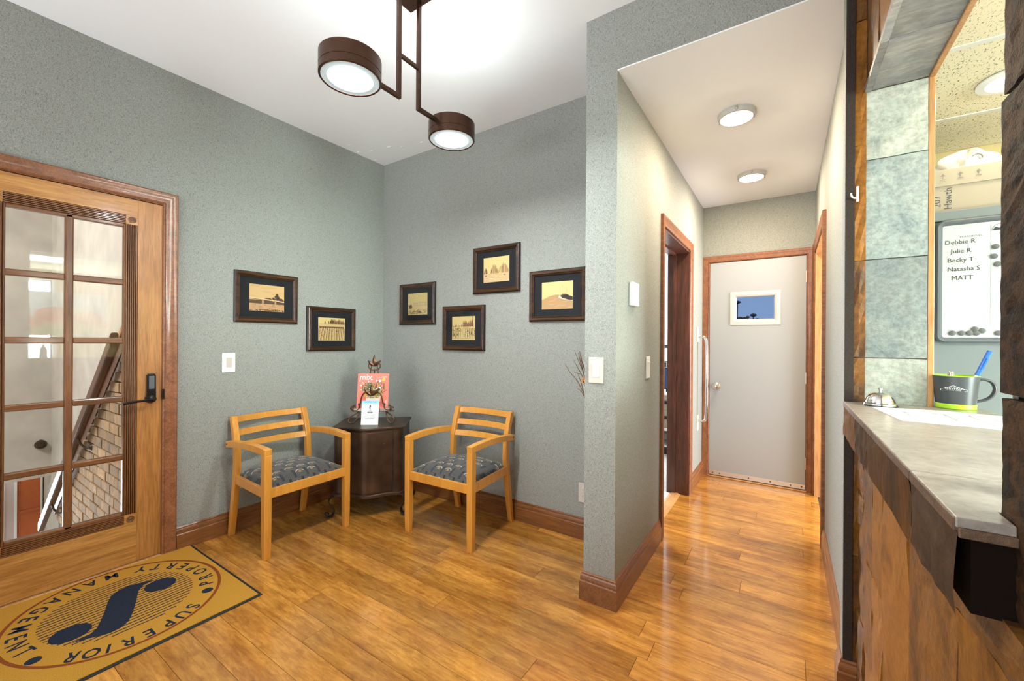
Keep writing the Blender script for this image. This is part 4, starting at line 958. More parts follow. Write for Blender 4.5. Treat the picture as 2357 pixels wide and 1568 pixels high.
for sx_, sy_, cx_, cy_ in ((-1, -1, -.215, -.165), (1, -1, .215, -.165), (-1, 1, -.215, .155), (1, 1, .215, .155)):
    d_ = Vector((sx_*.86, sy_*.5, 0)).normalized(); pr = [(-.01, .165), (.015, .168), (.045, .160), (.062, .140), (.064, .118), (.052, .098), (.036, .078), (.026, .056), (.028, .032), (.042, .012), (.062, .006), (.080, .014), (.088, .030), (.082, .044), (.070, .046), (.063, .038), (.066, .030)]
    pr = [(a, max(b_*.93, .0045)) for a, b_ in pr]
    ob('scroll_foot', G().sweep([Vector((cx_, cy_, 0))+d_*a+Vector((0, 0, b_)) for a, b_ in pr], [(-.013, -.0035), (.013, -.0035), (.013, .0035), (-.013, .0035)], upv=(-d_.y, d_.x, 0)) if False else G().loops([[Vector((cx_, cy_, 0))+d_*(a+n_[0]*t_)+Vector((0, 0, b_+n_[1]*t_))+Vector((-d_.y, d_.x, 0))*s__ for s__, t_ in ((-.013, -.003), (.013, -.003), (.013, .003), (-.013, .003))] for (a, b_), n_ in zip(pr, [((lambda u, v_: (-(v_[1]-u[1])/((math.hypot(v_[0]-u[0], v_[1]-u[1])) or 1), (v_[0]-u[0])/((math.hypot(v_[0]-u[0], v_[1]-u[1])) or 1)))(pr[max(i-1, 0)], pr[min(i+1, len(pr)-1)])) for i in range(len(pr))])]), 'dark_iron', cb, smooth=35)

# ---- easel, magazine, card on the cabinet
ez = thing('display_easel', 'scrolled bronze iron easel with leaf ornaments on cabinet', 'easel', Rz((.452, -.460, .652), 40))
def spiral(cx_, cz, r0, r1, a0, a1, n=18, y=0.0): return [(cx_+(r0+(r1-r0)*i/n)*math.cos(a0+(a1-a0)*i/n), y, cz+(r0+(r1-r0)*i/n)*math.sin(a0+(a1-a0)*i/n)) for i in range(n+1)]
def leaf(bx, y, bz, ang, L, w_):
    g = G(); rings = []
    for i in range(9):
        q = i/8; ww = w_*math.sin(PI*min(1, q*.92+.06))**.8*(1-.35*q); p = Vector((bx+math.cos(ang)*L*q, y-.006*math.sin(PI*q), bz+math.sin(ang)*L*q)); nx = Vector((-math.sin(ang), 0, math.cos(ang)))
        rings.append([p-nx*ww, p+Vector((0, -.35*ww-.001, 0)), p+nx*ww, p+Vector((0, .25*ww+.001, 0))])
    return g.loops(rings)
for sx_ in (-1, 1):
    # foot loop, then scroll and side rail sweeping to the centre
    pts = [(sx_*.098, .0, .098), (sx_*.115, -.010, .078), (sx_*.150, -.026, .060), (sx_*.170, -.034, .036), (sx_*.165, -.036, .012), (sx_*.142, -.034, .005), (sx_*.120, -.028, .020), (sx_*.108, -.018, .050), (sx_*.100, -.004, .085), (sx_*.098, 0, .105)]
    ob('foot', G().tube(pts, .0052, 8, upv=(.1, 1, .1)), 'iron', ez, smooth=True)
    sp = spiral(sx_*.122, .128, .012, .034, PI/2 if sx_ > 0 else PI/2, (PI/2-2.2*PI*.8) if sx_ > 0 else (PI/2+2.2*PI*.8), 16, -.030)
    sp += [(sx_*.082, -.032, .150), (sx_*.078, -.034, .190), (sx_*.066, -.034, .226), (sx_*.045, -.034, .240), (sx_*.02, -.034, .232)]
    ob('front_scroll', G().tube(sp, .0055, 8, upv=(.1, 1, .1)), 'iron', ez, smooth=True)
    ob('back_leg', G().tube([(sx_*.020, .050, .44), (sx_*.045, .040, .30), (sx_*.075, .020, .18), (sx_*.098, 0, .105)], .005, 8), 'iron', ez, smooth=True)
    ob('small_scroll', G().tube(spiral(sx_*.148, .112, .006, .020, 0, sx_*1.7*PI, 12, 0.0), .0045, 8, upv=(.1, 1, .1)), 'iron', ez, smooth=True)
    ob('top_loop', G().tube([(0, .054, .405), (sx_*.018, .054, .400), (sx_*.040, .054, .415), (sx_*.046, .054, .440), (sx_*.030, .054, .462), (sx_*.008, .054, .448)], .0045, 8, upv=(.1, 1, .1)), 'iron', ez, smooth=True)
ob('shelf', G().box(-.145, .145, -.030, .010, .092, .104), 'iron', ez, bevel=.003)
ob('shelf_lip', G().box(-.130, .130, -.034, -.030, .096, .118), 'nickel', ez, bevel=.001)
ob('prop_leg', G().tube([(0, .052, .40), (0, .10, .2), (0, .145, .006)], .005, 8), 'iron', ez, smooth=True)
for ang, L in ((PI/2, .088), (PI/2+.80, .078), (PI/2-.80, .078)): ob('leaf', leaf(0, -.040, .214, ang, L, .017), 'iron', ez, smooth=40)
for ang, L in ((PI/2, .088), (PI/2+.85, .066), (PI/2-.85, .066)): ob('leaf', leaf(0, .050, .432, ang, L, .016), 'iron', ez, smooth=40)
mg = thing('magazine', 'coral red magazine titled mix leaning on the easel', 'magazine', Rz((.452, -.460, .652), 40) @ Matrix.Translation((.000, -.020, .1055)) @ Matrix.Rotation(math.radians(-11), 4, 'X'))
ob('pages', G().box(-.1145, .1145, .0012, .0078, .001, .274), 'box_white', mg)
ob('cover', G().box(-.1155, .1155, -.0012, .0012, 0, .275).box(-.1155, .1155, .0078, .0092, 0, .275).box(-.1165, -.1145, -.0012, .0092, 0, .275), 'print_gloss', mg)
cov = bpy.data.objects['cover'].data
a_ = cov.color_attributes.new('Col', 'FLOAT_COLOR', 'CORNER')
for d_ in a_.data: d_.color = (.74, .155, .105, 1)
c = Canvas(); CR = (.78, .175, .120)
c.rect(-.115, .001, .115, .274, CR); c.text('mix', -.103, .228, .062, (.95, .93, .92)); c.ell(-.100, .219, .005, .005, (.95, .93, .92))
c.rect(-.02, .226, -.006, .231, (.95, .93, .92)); c.rect(.03, .245, .1, .2465, (.9, .75, .7)); c.rect(.06, .251, .1, .2525, (.9, .75, .7))
r = random.Random(9)
c.poly([(-.05, .06), (.055, .06), (.06, .12), (.065, .165), (-.045, .165)], (.80, .62, .58))
for i in range(150):
    a, q = r.uniform(0, 6.28), r.uniform(0, 1)**.6; x, y = -.03+.05*q*math.cos(a), .165+.045*q*math.sin(a)
    c.ell(x, y, r.uniform(.003, .008), r.uniform(.003, .007), r.choice(((.08, .11, .03), (.14, .17, .05), (.05, .07, .03), (.22, .22, .08))), 6)
for i in range(110):
    a, q = r.uniform(0, 6.28), r.uniform(0, 1)**.6; x, y = .042+.052*q*math.cos(a), .158+.055*q*math.sin(a)
    c.ell(x, y, r.uniform(.003, .007), r.uniform(.003, .007), r.choice(((.16, .10, .04), (.30, .26, .07), (.42, .10, .05), (.5, .34, .06), (.06, .07, .04))), 6)
for i in range(60): c.ell(r.uniform(-.045, .05), r.uniform(.09, .135), r.uniform(.004, .009), r.uniform(.004, .007), r.choice(((.35, .36, .10), (.55, .45, .08), (.2, .22, .08))), 7)
for x, y, q in ((-.09, .185, .006), (-.088, .15, .005), (-.07, .198, .004), (.05, .168, .008), (.05, .218, .010), (.025, .22, .007), (-.035, .212, .005), (-.025, .16, .005), (-.078, .205, .004)): c.ell(x, y, q, q*.9, (.93, .85, .80), 9)
for x, y in ((-.055, .105), (-.045, .118), (.075, .225), (.078, .232)): c.ell(x, y, .011, .010, (.86, .50, .05), 9)
for y in (.03, .038, .046): c.rect(-.10, y, -.07, y+.002, (.92, .8, .76))
c.rect(.098, .02, .102, .07, (.92, .8, .76))
c.build('cover_print', bpy.data.objects['cover'], Matrix.Translation((0, -.0013, 0)) @ Matrix.Rotation(PI/2, 4, 'X'), 'print_gloss', z0=.0001)
cr = thing('accreditation_card', 'white card with blue top standing against the easel', 'card', Rz((.486, -.515, .652), 36) @ Matrix.Rotation(math.radians(-9), 4, 'X'))
ob('sheet', G().box(-.0635, .0635, 0, .0016, 0, .178), 'plate_white', cr)
c = Canvas(); c.rect(-.0635, 0, .0635, .178, (.86, .86, .82))
for i in range(14): t_ = i/13; c.rect(-.0635, .12+.058*t_, .0635, .12+.058*(t_+1/13) if i < 13 else .178, tuple(a+(b_-a)*t_ for a, b_ in zip((.84, .86, .84), (.16, .52, .86))))
c.text('Start With Trust', 0, .163, .0135, (.05, .20, .50), 'C'); c.rect(-.020, .092, .020, .153, (.87, .88, .86))
NV = (.02, .035, .06)
c.poly([(-.004, .132), (.004, .124), (.009, .131), (.003, .137), (.006, .142), (.000, .149), (-.003, .143), (-.008, .138)], NV); c.poly([(-.006, .130), (.004, .120), (.001, .116), (-.007, .123), (-.009, .127)], NV); c.rect(-.008, .111, .008, .114, NV)
c.text('BBB', 0, .099, .013, NV, 'C'); c.rect(-.020, .086, .020, .0955, NV); c.text('ACCREDITED', 0, .0885, .0066, (.85, .86, .86), 'C')
c.text('ACCREDITED BUSINESS', 0, .068, .0072, (.10, .10, .11), 'C'); c.text('SUPERIOR PROPERTY', 0, .054, .0108, NV, 'C'); c.text('MANAGEMENT', 0, .043, .0105, NV, 'C'); c.rect(-.010, .034, .010, .0352, (.4, .4, .4)); c.rect(-.014, .028, .014, .0292, (.4, .4, .4))
c.build('card_print', cr, Matrix.Rotation(PI/2, 4, 'X'), z0=.0003)

# ================================================================== ENTRANCE MAT
mt_ = thing('entrance_mat', 'gold entrance mat with navy logo and lettering at door', 'door mat', (.447, -1.885, 0))
MX, MY = .448, .425
ob('rubber_edge', G().box(-MX, MX, -MY, MY, .0005, .005), 'rubber', mt_, bevel=.002)
ob('pile', G().box(-MX+.004, MX-.014, -MY+.012, MY-.014, .004, .0095), 'pile_gold', mt_, bevel=.002)
def flat(name, polys, mat, z=.0100):
    b_ = bmesh.new(); rs = random.Random(len(polys))
    for p in polys:
        try: f = b_.faces.new([b_.verts.new((x, y, z)) for x, y in p])
        except ValueError: continue
        f.normal_update()
        if f.normal.z < 0: f.normal_flip()
    me = bpy.data.meshes.new(name); b_.to_mesh(me); b_.free(); return link(name, me, mat, mt_)
cxm, cym = -.022, .003
def ringp(rx, ry, w_, n=96):
    L = []
    for i in range(n):
        a, b_ = 2*PI*i/n, 2*PI*(i+1)/n; L.append([(cxm+rx*math.cos(a), cym+ry*math.sin(a)), (cxm+rx*math.cos(b_), cym+ry*math.sin(b_)), (cxm+(rx-w_)*math.cos(b_), cym+(ry-w_)*math.sin(b_)), (cxm+(rx-w_)*math.cos(a), cym+(ry-w_)*math.sin(a))])
    return L
flat('red_ring', ringp(.414, .388, .014), 'pile_rust')
def put(ch, phi, rad, outward, size=.086):
    fs, x0, wd = glyphs(ch, size, .0015); cx_ = (x0+wd)/2; L_ = []
    px, py = cxm+rad*1.04*math.cos(phi), cym+rad*.97*math.sin(phi)
    u = Vector((math.cos(phi), math.sin(phi))); u = u if outward else -u; rgt = Vector((u.y, -u.x))
    for f in fs: L_.append([(px+rgt.x*(x-cx_)*.86+u.x*(y-size*.34), py+rgt.y*(x-cx_)*.86+u.y*(y-size*.34)) for x, y in f])
    o = flat('letter', L_, 'pile_navy')
R_ = math.radians
for ch, a in zip('SUPERIOR', (33, 23, 12.5, 1, -11, -20.5, -29, -40)): put(ch, R_(a), .350, True)
for ch, a in zip('PROPERTY', (67, 79.5, 93, 105.5, 116.5, 128.5, 140.5, 152.5)): put(ch, R_(a), .336, False)
for ch, a in zip('MANAGEMENT', (173, 187, 200, 212.5, 224.5, 236, 248, 260.5, 271.5, 284)): put(ch, R_(a), .336, False)
dots = []
for px, py, r_ in ((.640-.447, -1.606+1.885, .024), (.609-.447, -2.186+1.885, .024)): dots.append([(px+r_*math.cos(2*PI*i/18), py+r_*math.sin(2*PI*i/18)) for i in range(18)])
flat('dot', [dots[0]], 'pile_navy'); flat('dot', [dots[1]], 'pile_navy')
# fine stripes and the emblem
def emb(t):   # emblem outline: an s-shaped bar between two dots
    return [(x-.447, y+1.885) for x, y in t]
body_ = emb([(0.301, -1.728), (0.281, -1.766), (0.264, -1.816), (0.271, -1.857), (0.301, -1.893), (0.359, -1.918), (0.44, -1.945), (0.51, -1.973), (0.565, -1.997), (0.590, -2.024), (0.600, -2.080), (0.616, -2.035), (0.639, -1.999), (0.650, -1.972), (0.645, -1.937), (0.615, -1.902), (0.549, -1.871), (0.461, -1.838), (0.364, -1.805), (0.32, -1.776)])
flat('emblem_bar', [body_], 'pile_navy', .0103)
for ex, ey, er in ((.382, -1.722, .064), (.512, -2.067, .066)): flat('emblem_dot', [[(ex-.447+er*math.cos(2*PI*i/28), ey+1.885+er*math.sin(2*PI*i/28)) for i in range(28)]], 'pile_navy', .0103)
L = []; rs = random.Random(2)
for k in range(23):
    x = -.258+k*.0235; hy = .272*math.sqrt(max(0, 1-(x/.275)**2))
    yy = -hy
    while yy < hy:
        y2 = min(hy, yy+.02); L.append([(cxm+x-.0034+rs.uniform(-.0012, .0012), cym+yy), (cxm+x+.0034+rs.uniform(-.0012, .0012), cym+yy), (cxm+x+.0034+rs.uniform(-.0012, .0012), cym+y2), (cxm+x-.0034+rs.uniform(-.0012, .0012), cym+y2)]); yy = y2
flat('stripe_field', L, 'pile_navy', .0098)

# ================================================================== OFFICE BEHIND THE HATCH
OZ, OY, OX = 2.29, .565, 6.15
struct('wall_office_back', G().box(3.42, OX, OY, OY+.1, 0, 2.6), 'yellow_paint', 'warm yellow painted office wall', 'wall')
struct('wall_office_side', G().box(OX, OX+.1, -4.7, -2.4, 0, 2.6).box(OX, OX+.1, -1.1, OY+.1, 0, 2.6).box(OX, OX+.1, -2.4, -1.1, 0, .70).box(OX, OX+.1, -2.4, -1.1, 2.2, 2.6), 'yellow_paint', 'office wall with a window', 'wall')
struct('window_2', G().box(OX+.02, OX+.07, -2.4, -2.36, .70, 2.2).box(OX+.02, OX+.07, -1.14, -1.1, .70, 2.2).box(OX+.02, OX+.07, -2.4, -1.1, .70, .74).box(OX+.02, OX+.07, -2.4, -1.1, 2.16, 2.2).box(OX+.02, OX+.07, -2.4, -1.1, 1.43, 1.47), 'white_paint', 'white office window', 'window')
struct('wall_office_front', G().box(3.48, OX, YF-.12, YF, 0, 2.6), 'yellow_paint', 'far office wall', 'wall')
struct('floor_office', G().box(3.42, OX, YF, OY, -.06, 0), 'carpet', 'office carpet', 'floor')
oc = struct('ceiling_office', G().box(3.42, OX+.1, YF, OY+.1, OZ+.03, OZ+.06), 'ceiling_white', 'suspended office ceiling of fissured tiles', 'ceiling')
_tm = {}
gy = [OY-.002 - .0] + [.112-.612*k for k in range(8)]
gx = [3.43] + [4.05+.612*k for k in range(4)]
for i in range(len(gx)-1):
    for j in range(len(gy)-1):
        if gy[j] < -2.6: continue
        x0, x1, y1, y0 = gx[i], gx[i+1], gy[j], gy[j+1]; k = (round(x1-x0, 3), round(y1-y0, 3))
        if k not in _tm:
            me = G().box(-(x1-x0)/2+.011, (x1-x0)/2-.011, -(y1-y0)/2+.011, (y1-y0)/2-.011, 0, .016).mesh('ceiling_tile'); me.materials.append(MT['ceiling_tile']); _tm[k] = me
        o = bpy.data.objects.new('ceiling_tile', _tm[k]); COL.objects.link(o); o.parent = oc; o.location = ((x0+x1)/2, (y0+y1)/2, OZ+.002)
for y in gy[1:6]: ob('grid_bar', G().box(3.43, OX, y-.012, y+.012, OZ-.001, OZ+.028), 'box_white', oc)
for x in gx[1:]: ob('grid_bar', G().box(x-.012, x+.012, -2.6, OY, OZ-.0005, OZ+.028), 'box_white', oc)
ol = thing('recessed_lamp', 'warm recessed ceiling lamp in the office ceiling', 'ceiling lamp', (3.800, -.165, OZ))
ob('trim_ring', G().lathe([(.105, .0), (.105, -.006), (.080, -.010), (.072, -.002), (.066, .02)], 36), 'ceiling_white', ol, smooth=30)
ob('bulb', G().lathe([(.060, -.004), (.045, -.012), (.025, -.016), (.0005, -.018)], 28), 'office_lens', ol, smooth=True)
tf = thing('troffer_lamp', 'long fluorescent office ceiling panel mirrored in the glass door', 'ceiling lamp', (4.66, -1.83, OZ))
ob('frame', G().box(-.300, .300, -.60, -.575, -.008, .004).box(-.300, .300, .575, .60, -.008, .004).box(-.300, -.275, -.575, .575, -.008, .004).box(.275, .300, -.575, .575, -.008, .004), 'white_paint', tf)
ob('diffuser', G().box(-.276, .276, -.576, .576, -.004, .002), 'troffer_lens', tf)
pp = thing('poppy_picture', 'red poppy picture seen mirrored in the glass door', 'picture', basis((OX, -.95+.20, 1.62), (0,-1,0), (0,0,1)))
# stands on the pier beside the window, facing the hatch
ob('panel', G().box(-.0, .0001, 0, .0001, 0, .0001), 'white_paint', pp) if False else None
pp.matrix_world = basis((5.2, -1.15, 1.62), (0,-1,0), (0,0,1))
ob('panel', G().box(-.42, .42, -.30, .30, -.02, 0), 'white_paint', pp)
c = Canvas(); c.rect(-.41, -.29, .41, .29, (.62, .80, .86)); c.rect(-.41, -.29, .41, -.08, (.62, .62, .22))
for x, y, q in ((-.2, -.05, .15), (.12, -.02, .18), (.32, -.12, .10), (-.36, -.14, .08)): c.ell(x, y, q, q*.62, (.72, .16, .08), 20); c.ell(x, y+q*.2, q*.7, q*.3, (.82, .28, .15), 16); c.line([(x, y-q*.5), (x+.02, -.29)], .008, (.2, .3, .08))
c.build('poppy_print', pp)
ob('stand', G().box(-.02, .02, -1.62, -.30, -.03, -.01).box(-.25, .25, -1.62, -1.60, -.2, .2), 'dark_iron', pp)

fc = thing('file_cabinet', 'tall grey metal cabinet holding the staff board', 'cabinet', (3.95, .20, 0))
ob('body', G().box(-.45, .55, -.255, .30, 0, 1.800), 'cabinet_grey', fc, bevel=.004)
ob('top_lip', G().box(-.455, .555, -.268, .305, 1.800, 1.842), 'cabinet_grey', fc, bevel=.004)
YB = -.062                              # board plane just in front of the cabinet face
wbx = thing('staff_board', 'in and out staff whiteboard with grey frame on cabinet', 'whiteboard', onback(3.905, 1.546, YB))
BW, BH_ = .60, .508
def rrect(w_, h, r, n=6):
    P = []
    for cx_, cy_, a0 in ((w_/2-r, h/2-r, 0), (-w_/2+r, h/2-r, PI/2), (-w_/2+r, -h/2+r, PI), (w_/2-r, -h/2+r, 1.5*PI)):
        for i in range(n+1): a = a0+PI/2*i/n; P.append((cx_+r*math.cos(a), cy_+r*math.sin(a)))
    return P
ob('frame', G().loops([[Vector((x, y, z)) for x, y in rrect(BW-2*s, BH_-2*s, max(.004, .03-s))] for s, z in ((0, -.005), (0, .010), (.006, .016), (.014, .015), (.022, .006), (.022, -.002))], caps=False), 'board_frame', wbx, smooth=40)
ob('panel', G().box(-BW/2+.02, BW/2-.02, -BH_/2+.02, BH_/2-.02, -.003, .004), 'plate_white', wbx)
c = Canvas(); X0 = -BW/2+.024; Yt = BH_/2-.024; BK = (.03, .03, .035); GR = (.30, .31, .33)
c.rect(X0, -BH_/2+.024, -X0, Yt, (.50, .535, .545))
c.text('PERSONNEL', X0+.048, Yt-.052, .0105, BK, sx=1.15); x1 = X0+.135
for k in range(15): c.rect(X0, Yt-.058-.0253*k-.0004, -X0, Yt-.058-.0253*k+.0004, GR)
c.rect(x1-.0005, Yt-.058-.0253*14, x1+.0005, Yt-.012, GR); c.rect(x1+.052, Yt-.058-.0253*14, x1+.053, Yt-.012, GR)
c.text('IN', x1+.022, Yt-.051, .013, BK); c.poly([(x1+.004, Yt-.034), (x1+.05, Yt-.034), (x1+.05, Yt-.022), (x1+.044, Yt-.030), (x1+.034, Yt-.018), (x1+.022, Yt-.026), (x1+.012, Yt-.020)], BK); c.ring(x1+.027, Yt-.034, .025, .026, .0012, BK, 20, 0, PI)
for i, (t_, dx) in enumerate((('Debbie R', .004), ('Julie R', .022), ('Becky T', .012), ('Natasha S', .012), ('MATT', .024))):
    c.text(t_, X0+dx, Yt-.077-.0370*i*1.0, .0255, (.05, .05, .055), sx=.92)
c.text('NOTES', X0+.012, -BH_/2+.052, .007, GR)
c.build('board_print', wbx, Matrix.Translation((0, 0, .004)), z0=.0003)
mags = [(x1+.012, Yt-.100), (x1+.008, Yt-.138), (x1+.018, Yt-.170)] + [(X0+.028+q, -BH_/2+.040) for q in (0, .026, .048, .068, .128, .158)] + [(X0+.092, -BH_/2+.056), (X0+.112, -BH_/2+.049)]
mlab = ['dark round magnet beside the second name on the board', 'dark round magnet beside the third name on the board', 'dark round magnet beside the fourth name on the board', 'spare magnet at the left end of the row at the board foot', 'spare magnet second from left at the board foot', 'spare magnet third from left at the board foot, below the raised one', 'spare magnet fourth from left at the board foot', 'spare magnet second from the right at the board foot', 'spare magnet at the right end beside the stone column', 'spare magnet raised above the row at the board foot', 'spare magnet just right of the raised one at the board foot']
for i, (x, y) in enumerate(mags):
    o = ob('magnet', G().lathe([(.0105, 0), (.0105, .002), (.009, .0028), (.0005, .0028)], 18), 'magnet', smooth=30)
    o.matrix_world = onback(3.905+x, 1.546+y, YB-.0072)
    tag(o, mlab[i], 'magnet', 'magnets on the staff board')
bx = thing('storage_box', 'cardboard storage box with handwriting on top of cabinet', 'cardboard box', (3.83, .12, 1.842))
ob('body', G().box(-.235, .20, -.165, .16, 0, .110), 'cardboard', bx, bevel=.002)
ob('lid', G().box(-.240, .205, -.170, .165, .108, .178), 'cardboard', bx, bevel=.002)
c = Canvas(); c.text('207', -.205, .022, .034, (.06, .06, .07), rot=PI/2); c.text('Hawth', -.172, .010, .034, (.06, .06, .07), rot=PI/2); c.build('handwriting', bx, basis((0, -.1652, 0), (1,0,0), (0,0,1)), z0=.0004)
c = Canvas()
for k in range(3):
    x = -.20+.052*k; c.rect(x-.008, .134, x+.008, .1365, (.2, .18, .16)); c.rect(x-.010, .129, x+.010, .130, (.2, .18, .16)); c.poly([(x-.008, .150), (x+.008, .150), (x, .160)], (.2, .18, .16)); c.rect(x-.001, .140, x+.001, .152, (.2, .18, .16))
c.build('box_symbols', bx, basis((0, -.1702, 0), (1,0,0), (0,0,1)), z0=.0004)
bgx = thing('paper_bundle', 'crumpled white plastic bag lying on the storage box', 'plastic bag', (3.72, .10, 2.020))
rs = random.Random(8)
def bagf(a, b_):
    th, ph = 2*PI*a, PI*b_*.5; k = 1+.16*math.sin(5*th+3*ph)+.10*math.sin(9*th-7*ph)
    return Vector((.115*k*math.cos(th)*math.sin(ph)+.02, .08*k*math.sin(th)*math.sin(ph), .105*math.cos(ph)*(1+.12*math.sin(4*th))))
ob('bag', G().grid(bagf, 28, 12), 'bag_white', bgx, smooth=35)
ob('fold', G().tube(spiral(.03, .05, .008, .03, 0, 3.6*PI, 26, -.072), .004, 6, upv=(.1, 1, .1)), 'bag_white', bgx, smooth=True)

# ---- things on the ledge
bl_ = thing('service_bell', 'chrome desk bell on the end of the slate ledge', 'bell', (3.352, -.640, ZL))
ob('base', G().lathe([(.0005, 0), (.046, 0), (.047, .004), (.044, .008), (.036, .012), (.0005, .012)], 36), 'black_metal', bl_, smooth=30)
ob('dome', G().lathe([(.040, .012), (.041, .014), (.0385, .020), (.036, .028), (.029, .038), (.018, .045), (.006, .048), (.0005, .048)], 40), 'chrome', bl_, smooth=35)
ob('button', G().lathe([(.004, .047), (.004, .056), (.007, .057), (.007, .060), (.0005, .061)], 16), 'chrome', bl_, smooth=30)
ob('skirt', G().lathe([(.047, .003), (.045, .009), (.039, .0125), (.041, .008)], 36), 'chrome', bl_, smooth=30)
sg = tag(ob('laminated_notice', G().prism([(3.322, -.690), (3.350, -.962), (3.560, -.985), (3.614, -.700), (3.50, -.668)], ZL+.0004, ZL+.0014), 'plate_white'), 'white laminated notice lying flat on the slate ledge', 'notice')
c = Canvas(); BK2 = (.10, .11, .13); rs = random.Random(6)
# handwriting too small to read: rows of short strokes, read from the room side
for x_, a0, a1 in ((.045, .06, .20), (.115, .03, .09), (.135, .05, .20), (.190, .06, .24), (.225, .05, .24)):
    q = a0
    while q < a1:
        wd_ = rs.uniform(.006, .014)
        for k in range(3): c.line([(q+rs.uniform(0, wd_), x_+rs.uniform(0, .006)), (q+rs.uniform(0, wd_), x_+rs.uniform(.006, .016))], .0017, BK2)
        q += wd_ + (.010 if rs.random() < .2 else .003)
c.build('notice_print', sg, basis((3.335, -.690, ZL+.0015), (0, -1, 0), (1, 0, 0)), z0=.0002)
mgx = thing('mug', 'dark grey mug with lime inside, pens and white logo', 'mug', (3.549, -.560, ZL))
ob('body', G().lathe([(.0475, .017), (.050, .05), (.0535, .085), (.0555, .107), (.0535, .107)], 44), 'mug_grey', mgx, smooth=40)
ob('lining', G().lathe([(.0545, .1068), (.0555, .1090), (.0535, .1092), (.0515, .085), (.046, .012), (.0005, .010)], 44), 'lime', mgx, smooth=40)
ob('base_ring', G().lathe([(.0005, 0), (.045, 0), (.0478, .003), (.0485, .016), (.0475, .0175)], 44), 'lime', mgx, smooth=30)
hd = Vector((.86, .02, 0)).normalized()
hp0 = [(.0505, .094), (.066, .098), (.082, .090), (.089, .070), (.083, .048), (.068, .033), (.0470, .026)]
hp = []
for i_ in range(6):
    P0, P1, P2, P3 = (hp0[max(0, min(6, i_+d))] for d in (-1, 0, 1, 2))
    for k in range(5):
        t_ = k/5; hp.append(tuple(.5*((2*b1)+(-a1+c1)*t_+(2*a1-5*b1+4*c1-d1)*t_*t_+(-a1+3*b1-3*c1+d1)*t_**3) for a1, b1, c1, d1 in zip(P0, P1, P2, P3)))
hp.append(hp0[-1])
ob('handle', G().sweep([hd*a+Vector((0, 0, b_)) for a, b_ in hp], [(.0048*math.cos(2*PI*i_/12), .0085*math.sin(2*PI*i_/12)) for i_ in range(12)], upv=(-hd.y, hd.x, 0)), 'mug_grey', mgx, smooth=50)
c = Canvas(); WH = (.80, .82, .82)
c.line([(-.030, .006), (-.030, .000), (.030, .000), (.030, .006)], .0012, WH); c.line([(-.030, .006), (-.024, .007), (0, .018), (.024, .007), (.030, .006)], .0012, WH)
c.text('SERVPRO', 0, .0055, .0095, WH, 'C'); c.text('Fire & Water - Cleanup', 0, .0018, .0034, WH, 'C')
a_l = math.atan2(-.83, -.56)+.28
def wrap(p):
    r_ = .0526+.0004+p.z; a = a_l + p.x/.0526; return Vector((r_*math.cos(a), r_*math.sin(a), .060+p.y))
c.build('logo_print', mgx, None, z0=.0006, fn=wrap)
pn = thing('pen', 'blue capped marker standing in the mug', 'pen', (3.549+.015, -.560, ZL+.012))
ob('barrel', G().tube([(0, 0, 0), (.040, .008, .108)], .0055, 12, upv=(0, 1, 0)), 'pen_white', pn, smooth=30)
ob('cap', G().tube([(.036, .0072, .098), (.066, .013, .178)], .0066, 12, upv=(0, 1, 0)), 'pen_blue', pn, smooth=30)
ob('clip', G().box(-.002, .002, -.009, -.006, 0, .035, Matrix.Translation((.046, .010, .120)) @ Matrix.Rotation(.36, 4, 'Y')), 'pen_blue', pn)
cp_ = tag(ob('silver_pen', G().lathe([(.0005, -.02), (.0085, -.02), (.0085, .012), (.0075, .015), (.0005, .015)], 16), 'chrome', smooth=30), 'small silver pen top peeking over the mug rim', 'pen'); cp_.location = (3.549-.008, -.560+.012, ZL+.105)
sb = thing('sanitizer_bottle', 'white sanitizer bottle half hidden by the stone column', 'bottle', (3.402, -1.612, ZL))
ob('body', G().lathe([(.0005, 0), (.026, 0), (.029, .004), (.030, .012), (.030, .082), (.0285, .092), (.022, .108), (.012, .120), (.011, .130), (.0005, .130)], 32), 'bag_white', sb, smooth=40)
ob('pump', G().lathe([(.0135, .128), (.0135, .142), (.005, .144), (.005, .158), (.010, .159), (.010, .168), (.0005, .169)], 20), 'white_paint', sb, smooth=30)
c = Canvas(); c.rect(-.034, .014, .034, .078, (.66, .74, .74)); c.text('SANITIZER', -.024, .048, .0105, (.04, .04, .05)); c.text('+ Aloe Vera', -.024, .036, .0062, (.25, .28, .3)); c.text('HAND GEL', -.024, .064, .006, (.45, .5, .5)); c.text('236 ml', -.024, .024, .0055, (.3, .33, .35))
a_b = math.atan2(CAM.y+1.612, CAM.x-3.402)
def wrapb(p): r_ = .0302+p.z; a = a_b - .25 + p.x/.0302; return Vector((r_*math.cos(a), r_*math.sin(a), p.y))
cc = Canvas()
for pts, c0, z in c.f:
    pass
# finer strips so the label bends round the bottle
c2 = Canvas()
for i in range(14): c2.f.append(([(-.034+.068*i/14, .014), (-.034+.068*(i+1)/14, .014), (-.034+.068*(i+1)/14, .078), (-.034+.068*i/14, .078)], (.66, .74, .74), 0))
c2.f += c.f[1:]; c2.build('label', sb, None, z0=.0003, fn=wrapb)
hk = thing('wall_hook', 'small pale wall hook on the stone strip', 'hook', (3.296, -.5745, 1.825))
ob('plate', G().box(-.004, .004, -.004, 0, -.028, .028), 'ivory', hk, bevel=.0015)
ob('prong', G().tube([(-.002, -.004, -.014), (-.010, -.010, -.016), (-.018, -.014, -.010), (-.020, -.014, .002)], .003, 8, upv=(.1, 1, .1)), 'ivory', hk, smooth=True)

